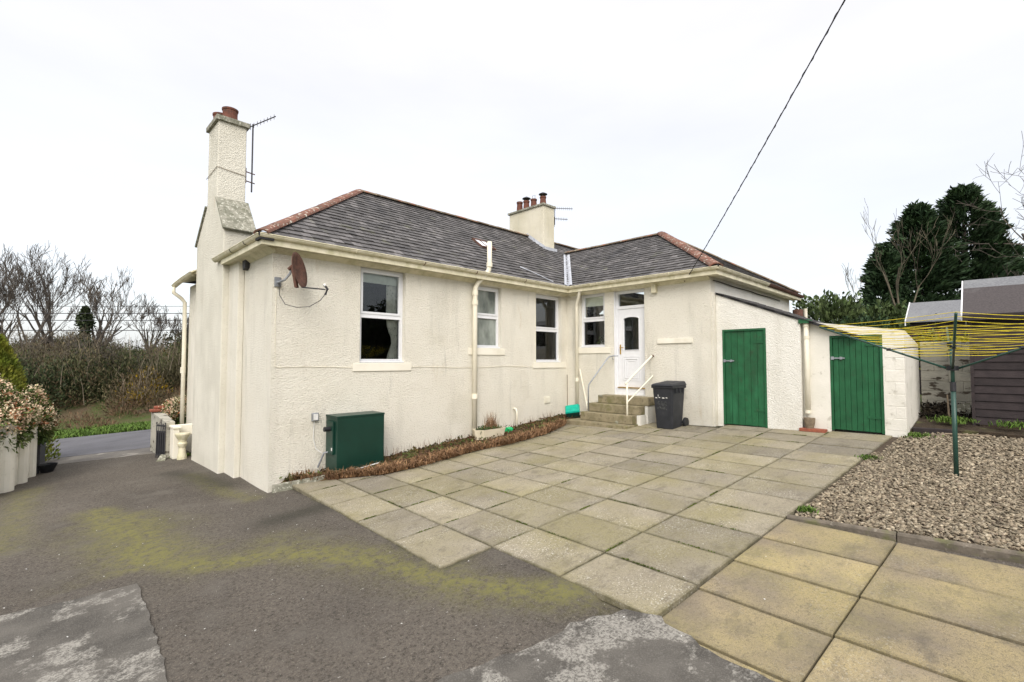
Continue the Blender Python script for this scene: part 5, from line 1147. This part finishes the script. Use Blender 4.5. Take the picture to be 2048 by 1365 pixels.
# flowering shrubs
def shrub(name, x, y, z, rx, ry, rz_, n, label, blos=1, zoff=.8, size=.1):
    t = thing(name, (x, y, z), label, 'shrub'); v = RNG.normal(size=(n, 3)); v /= np.linalg.norm(v, axis=1)[:, None]; k = RNG.uniform(.35, 1, (n, 1)) ** .5
    lump = 1 + .16 * np.sin(v[:, :1] * 6 + 1) * np.cos(v[:, 1:2] * 5) + .1 * np.sin(v[:, 2:] * 9); P = v * k * lump * np.array([rx, ry, rz_]) + np.array([x, y, z + zoff]); leaves('foliage', P, size, m_pier, t, .38, v, .8, tv=.45)
    m = int(n * .09 * blos); w_ = RNG.normal(size=(m, 3)); w_ /= np.linalg.norm(w_, axis=1)[:, None]; w_[:, 2] = np.abs(w_[:, 2]) * 1.1 - .15
    lump = 1 + .16 * np.sin(w_[:, :1] * 6 + 1) * np.cos(w_[:, 1:2] * 5) + .1 * np.sin(w_[:, 2:] * 9); C = w_ * lump * np.array([rx, ry, rz_]) * 1.03 + np.array([x, y, z + zoff])
    C2 = np.repeat(C, 12, 0) + RNG.normal(0, 1, (m * 12, 3)) * size * np.array([.22, .22, .5]); leaves('blossom', C2, size * .34, m_blos, t, .8, tv=.25)
    q = RNG.uniform(0, 1, len(C)) < .13; C3 = np.repeat(C[q], 7, 0) + RNG.normal(0, size * .35, (int(q.sum()) * 7, 3)); leaves('young_leaves', C3, size * .7, m_bred, t, .35, tv=.3)
    b = MB()
    for k2 in range(5): b.tube([(x + random.uniform(-.1, .1), y + random.uniform(-.1, .1), z - .05), (x + random.uniform(-rx, rx) * .5, y + random.uniform(-ry, ry) * .5, z + zoff)], [.03, .012], 5)
    b.build('stems', m_bark, t)
shrub('flowering_shrub', -.62, 13.6, plane(-.6, 13.6) + .22, .62, .9, .68, 6500, 'large cream and pink flowering shrub over the left white wall', 1.3, 1.05, .11)
shrub('flowering_shrub', -.02, 14.75, plane(0, 14.75) + .18, .36, .5, .60, 3600, 'smaller flowering shrub hanging over the dark gate post', .9, .95, .10)
shrub('flowering_shrub', 2.75, 15.2, plane(2.7, 15.2) + .2, .42, .45, .30, 2600, 'round pink flowering shrub behind the right gate wall', 2.0, .70, .09)
# grass tufts
for (x, y, r, n, lab) in ((6.12, 1.50, .10, 260, 'bright green moss tuft at the corner of the gravel'), (2.50, 13.45, .22, 500, 'green grass tuft at the foot of the baluster'), (8.95, 1.36, .16, 160, 'small weed patch on the slab edge by the gravel'), (11.0, 1.0, .26, 420, 'weeds at the foot of the white store corner'), (12.1, .55, .34, 420, 'green weeds in the soil behind the dryer'), (11.9, -.2, .3, 160, 'short weeds in the soil bed before the shed')):
    c = np.stack([RNG.normal(x, r * .38, n), RNG.normal(y, r * .38, n), np.zeros(n)], 1); c[:, 2] = (-.399 + .07 * c[:, 0] - .025 * c[:, 1]) + (.10 if x > 11.5 else -.01)
    o = blades(c, .055 if x < 11.5 else .09, .9, m_blade, 'weed_tuft' if x < 8 else 'weed_cover', w=.009, tv=.45)
    if x < 8: tag(o, lab, 'weeds')
    else: stuff(o)
# conifers and shrubs behind on the right
def conifer(x, y, z, h, r, n, label, group=None, lean=0):
    t = thing('conifer_tree', (x, y, z), label, 'tree', group); MB().tube([(x, y, z - .3), (x, y, z + h * .9)], [r * .09, .03], 8).build('trunk', m_bark, t)
    P = []; D = []; nb = n // 60
    for k in range(nb):
        u = random.random() ** .85; a = random.uniform(0, 6.28); prof = r * ((1 - u) ** .62) * (1 + .22 * math.sin(a * 3 + u * 7 + x)) * random.uniform(.72, 1.12)
        prof *= 1 if u > .12 else .75 + u * 2
        m = 60; s = np.sqrt(RNG.uniform(.04, 1, m)); d = np.array([math.cos(a), math.sin(a), 0]); side = np.array([-math.sin(a), math.cos(a), 0])
        lift = .28 * prof * s ** 1.6 * (.4 + u); wd = RNG.normal(0, .16 + .16 * (1 - s) * prof * .5, m)
        p = np.array([x, y, z + .25 + u * h * .93]) + d * (s * prof)[:, None] + side * wd[:, None]; p[:, 2] += lift + RNG.normal(0, .10, m) - .1 * prof; P.append(p)
        D.append(np.tile(d * .8 + np.array([0, 0, .45]), (m, 1)))
    leaves('crown', np.concatenate(P), .33, m_con, t, .32, np.concatenate(D), .45, tv=.5); return t
G2 = 'dark conifers behind the sheds'
conifer(36.0, .9, 1.5, 10.0, 3.5, 25000, 'tallest dark conifer, standing above the sheds', G2); conifer(34.6, 2.75, 1.5, 9.0, 3.0, 20000, 'second tallest dark conifer, left of the tallest', G2)
conifer(33.2, 4.1, 1.5, 6.4, 1.7, 9000, 'shortest dark conifer at the left of the group', G2); conifer(37.6, -.5, 1.5, 6.8, 2.4, 10000, 'low dark conifer at the right of the group', G2)
bare_tree('bare_tree', 24.3, 2.55, 1.2, 6.6, .085, 'pale bare tree standing in front of the dark conifers', m_twigl, 5, .34, up=.32, nch=2, minr=.006)
bare_tree('bare_tree', 33.6, -2.5, 1.4, 11.0, .2, 'large bare tree at the right edge of the photo', m_twig, 6, .6, up=.06, nch=2, stems=3, minr=.009)
bare_tree('bare_tree', 34.0, -1.7, 1.4, 5.5, .1, 'thin bare tree between the conifers and the right edge', m_twig, 5, .45, up=.15, minr=.010)
def bush(x, y, z, rx, rz_, n, mat, label, size=.16):
    t = thing('evergreen_shrub', (x, y, z), label, 'shrub'); v = RNG.normal(size=(n, 3)); v /= np.linalg.norm(v, axis=1)[:, None]; lump = 1 + .2 * np.sin(v[:, :1] * 7 + x) * np.cos(v[:, 1:2] * 6) + .12 * np.sin(v[:, 2:] * 11)
    P = v * RNG.uniform(.3, 1, (n, 1)) ** .5 * lump * np.array([rx, rx, rz_]) + np.array([x, y, z + rz_ * .9]); leaves('foliage', P, size, mat, t, .45, v + np.array([0, 0, .4]), .8, tv=.5); MB().tube([(x, y, z - .2), (x, y, z + rz_)], [.08, .03], 6).build('trunk', m_bark, t)
bush(21.0, 4.3, 1.0, 1.25, 1.65, 6500, m_laurel, 'rounded laurel shrub nearest the house end', .19); bush(22.2, 2.8, 1.0, 1.0, 1.45, 5000, m_laurel, 'laurel shrub right of the rounded one', .19)
bush(20.2, 3.1, 1.0, .8, 1.15, 4000, m_con, 'dark low shrub in front of the laurels', .15); bush(23.4, 1.9, 1.0, .9, 1.3, 4000, m_laurel, 'yellow-green laurel below the pale bare tree', .2); bush(24.6, 3.9, 1.0, 1.4, 1.6, 4000, m_con, 'dark shrub under the shortest conifer', .2)
bush(15.0, .65, 1.2, .5, .55, 2600, m_gold, 'yellow-green plants showing over the block wall', .10)
t = thing('pot_plant', (14.3, 1.0, 1.9), 'orange flowers in hanging pots above the block wall', 'flowers'); leaves('flowers', np.array([14.6, 1.05, 2.15]) + RNG.normal(0, .13, (90, 3)), .06, m_bred, t); leaves('leaves', np.array([14.6, 1.05, 2.1]) + RNG.normal(0, .16, (400, 3)), .08, m_laurel, t); MB().lathe((14.6, 1.05, 1.85), [(.06, 0), (.1, .18), (.09, .18)], 12).build('pot', m_terr, t)
MB().tube([(14.6, 1.05, .5), (14.6, 1.05, 1.85)], .02, 6).build('stake', m_wood, t)
# bird feeder pole like stems by the wall
tag(MB().tube([(12.6, .62, .4), (12.55, .64, 1.0)], [.02, .012], 6).build('sapling_stump', m_wood), 'thin bare sapling stem before the block wall', 'sapling')
t = thing('added_hedge', (9, -9, .2), 'tall unseen hedge added to darken the reflection in the window panes', 'hedge')  # out of view; added and made tall to darken the pane reflections
n = 20000; X = RNG.uniform(0, 26, n); Y = -9 + RNG.normal(0, .5, n); Zh = RNG.uniform(0, 1, n) * (5.0 + .5 * np.sin(X * 1.3) + .3 * np.sin(X * 3.1))
leaves('foliage', np.stack([X, Y, Zh], 1), .3, m_ivy, t, .6); MB().box(0, 26, -9.2, -8.9, -.2, 4.2).build('stems', m_bark, t)
# leaf scatter on the paving and drive
b = MB()
for k in range(150):
    x, y = random.uniform(-.4, 6), random.uniform(1.2, 9)
    if x + y > 11: continue
    z = plane(x, y) + .006; a = random.uniform(0, 6.28); s = random.uniform(.004, .011); ca, sa = math.cos(a) * s, math.sin(a) * s
    b.add([(x + ca, y + sa, z), (x - sa * .6, y + ca * .6, z + .003), (x - ca, y - sa, z), (x + sa * .6, y - ca * .6, z + .002)], [(0, 1, 2, 3)])
stuff(b.build('scattered_petals', m_sticker, fix=False))

# ================================================================ GATE WALLS, LEFT
t = thing('garden_wall', (-.3, 13.4, -.75), 'pale fluted garden wall along the left of the drive', 'wall')
wp = [(-.62, 12.2), (-.36, 12.98), (-.20, 13.5), (-.06, 14.05), (.06, 14.6)]
for k, ((a, c_), (e_, f_)) in enumerate(zip(wp[:-1], wp[1:])):
    z = ground(a, c_) - .2; d = Vector((e_ - a, f_ - c_, 0)); nn = Vector((-d.y, d.x, 0)).normalized(); zt_ = (.46, .42, .44, .24)[k]
    MB().obox((a, c_, z), d, nn * .1, (0, 0, zt_ - z)).build('panel', m_whitesmooth, t)
for k, (x, y, h, r) in enumerate(((-.58, 12.35, .50, .12), (-.33, 13.0, .47, .13), (-.15, 13.72, .56, .12), (-.01, 14.35, .30, .10))):
    z = ground(x, y) - .1; MB().lathe((x, y, z), [(r, 0), (r, h - z - .03), (r * .9, h - z), (.02, h - z + .01)], 12).build('pillar', m_whitesmooth, t)
t = thing('iron_gate', (.12, 14.75, -.76), 'dark gate folded back at the end of the left garden wall', 'gate')
z = ground(.12, 14.75) - .02
for k in range(6): MB().tube([(.09 + k * .022, 14.85 + k * .14, z), (.09 + k * .022, 14.85 + k * .14, z + .86)], .014, 6).build('bar', m_dark, t)
MB().obox((.08, 14.85, z + .08), (.13, .75, 0), (.03, 0, 0), (0, 0, .06)).build('lower_rail', m_dark, t); MB().obox((.08, 14.85, z + .74), (.13, .75, 0), (.03, 0, 0), (0, 0, .06)).build('upper_rail', m_dark, t)
MB().obox((.11, 14.86, z + .14), (.12, .72, 0), (.006, 0, 0), (0, 0, .60)).build('sheet', m_black, t)
MB().box(.06, .14, 14.62, 14.76, z - .1, z + .95).build('gate_post', m_dark, t)
tag(MB().lathe((.26, 14.62, ground(.26, 14.62) - .02), [(.10, 0), (.17, .17), (.18, .18), (.165, .175), (.10, .03)], 20).build('black_bowl', m_black), 'black plastic bowl on the ground by the left gate', 'bowl')
# right: gate, rendered pillar wall, planter and baluster at the house front
t = thing('iron_gate', (2.10, 13.95, -.6), 'narrow dark gate with scrolled top beside the right gate wall', 'gate')
z = plane(2.1, 13.9) - .02
for k in range(5): MB().tube([(2.09 + k * .028, 13.98 - k * .075 , z), (2.09 + k * .028, 13.98 - k * .075, z + .84 - .03 * (k % 2))], .012, 6).build('bar', m_dark, t)
for zz_ in (.06, .60, .74): MB().obox((2.08, 13.99, z + zz_), (.12, -.31, 0), (.02, .01, 0), (0, 0, .035)).build('rail', m_dark, t)
MB().obox((2.09, 13.99, z + .095), (.115, -.30, 0), (.006, .003, 0), (0, 0, .50)).build('sheet', m_black, t)
t = thing('gate_wall', (2.3, 14.1, -.6), 'low roughcast wall with brick cope right of the drive entrance', 'wall')
MB().hexa([(2.22, 13.70, -1), (2.40, 13.72, -1), (2.40, 15.3, -1), (2.16, 15.3, -1), (2.22, 13.70, .22), (2.40, 13.72, .22), (2.40, 15.3, .36), (2.16, 15.3, .36)]).build('wall', m_oldblock, t, bevel=.01)
MB().box(2.10, 2.32, 15.02, 15.22, .36, .43).build('cope_brick', m_brick, t, bevel=.02); MB().box(2.20, 2.42, 15.1, 15.3, .432, .50).build('cope_brick', m_brick, t, bevel=.02)
t = thing('stone_planter', (2.5, 13.6, -.57), 'cream angular planter wall with a baluster below the far drainpipe', 'planter')
MB().box(2.30, 2.42, 13.30, 13.68, -.9, .10).build('wall', m_smooth, t, bevel=.01); MB().box(2.28, 2.45, 13.26, 13.72, .102, .15).build('cope', m_smooth, t, bevel=.01)
MB().box(2.452, 2.74, 13.60, 13.72, -.1, .15).build('wall', m_smooth, t, bevel=.01)
MB().lathe((2.44, 13.10, -.62), [(.10, 0), (.095, .1), (.075, .2), (.065, .30), (.09, .36), (.10, .40), (.075, .44), (.08, .48), (.13, .56), (.15, .60), (.15, .63), (.1, .635)], 18).build('baluster', m_grimec, t, smooth=False)
tag(MB().prism([(1.98, 13.35, plane(2, 13.3) - .05), (2.14, 13.25, plane(2, 13.3) - .05), (2.2, 13.45, plane(2, 13.3) + .08), (2.1, 13.5, plane(2, 13.3) + .1)], (.03, .08, .0)).build('rock', m_cap), 'small mossy stone holding the right gate', 'stone')

# ================================================================ OVERHEAD CABLES
P0, P1 = Vector((XB - .02, 4.95, 3.50)), Vector((6.07, 1.01, 5.54)); far = P1 + (P1 - P0) * 1.6
pts = []
for k in range(41):
    q = k / 40; p = P0.lerp(far, q); p.z -= 0; c_ = p.copy()
    m = (P1 - P0).length / (far - P0).length; sag = 1.0 * (q * (q - m)) ; c_.z += sag * 1.3; pts.append(c_)
t = thing('service_cable', tuple(P0), 'black service cable rising from the house wall to the upper right', 'cable'); MB().tube(pts, .0085, 6).build('cable', m_cable, t)
tw = [p + Vector((0, .014 * math.cos(i * 1.9), .014 * math.sin(i * 1.9))) for i, p in enumerate([pts[i // 4].lerp(pts[min(i // 4 + 1, 40)], (i % 4) / 4) for i in range(160)])]
MB().tube(tw, .0035, 4).build('lashing_wire', m_cable, t); MB().tube([(XB - .002, 4.97, 3.49), (XB - .06, 4.95, 3.50)], .016, 8).build('anchor', m_red, t)
b = MB(); b.tube([(10.7 + k * .28, 4.36, 3.46 + .006 * math.sin(k) - .002 * k) for k in range(18)], .012, 5); b.build('cable_run', m_cable, cottage)
for k, (y_l, zz_) in enumerate(((612, 4.10), (627, 3.78), (641, 3.47), (661, 3.02))):
    b = MB(); b.tube([(-24 + q * 3, 38.0 - (-24 + q * 3 - 0) * .95 - 8, zz_ + 1.0 * (((q - 8) / 8) ** 2) * .4 + .0) for q in range(17)], .016 if k else .010, 5); tag(b.build('overhead_line', m_cable), ('topmost and faintest overhead line past the left trees', 'second overhead line from the top past the left trees', 'third overhead line from the top past the left trees', 'lowest overhead line past the left trees')[k], 'cable', 'overhead lines on the left')
# small stump of old clay pipe and pale stack beside the wing eave
t = thing('clay_flue', (16.8, 4.2, 2.9), 'broken red clay flue and pale pipe at the far end of the wing', 'flue'); MB().lathe((16.85, 4.25, 2.2), [(.15, 0), (.13, .6), (.15, 1.05), (.13, 1.06)], 12).build('clay_pipe', m_red, t); MB().tube([(17.1, 4.1, 2.0), (17.1, 4.1, 3.3)], .05, 8).build('white_pipe', m_pipe, t)
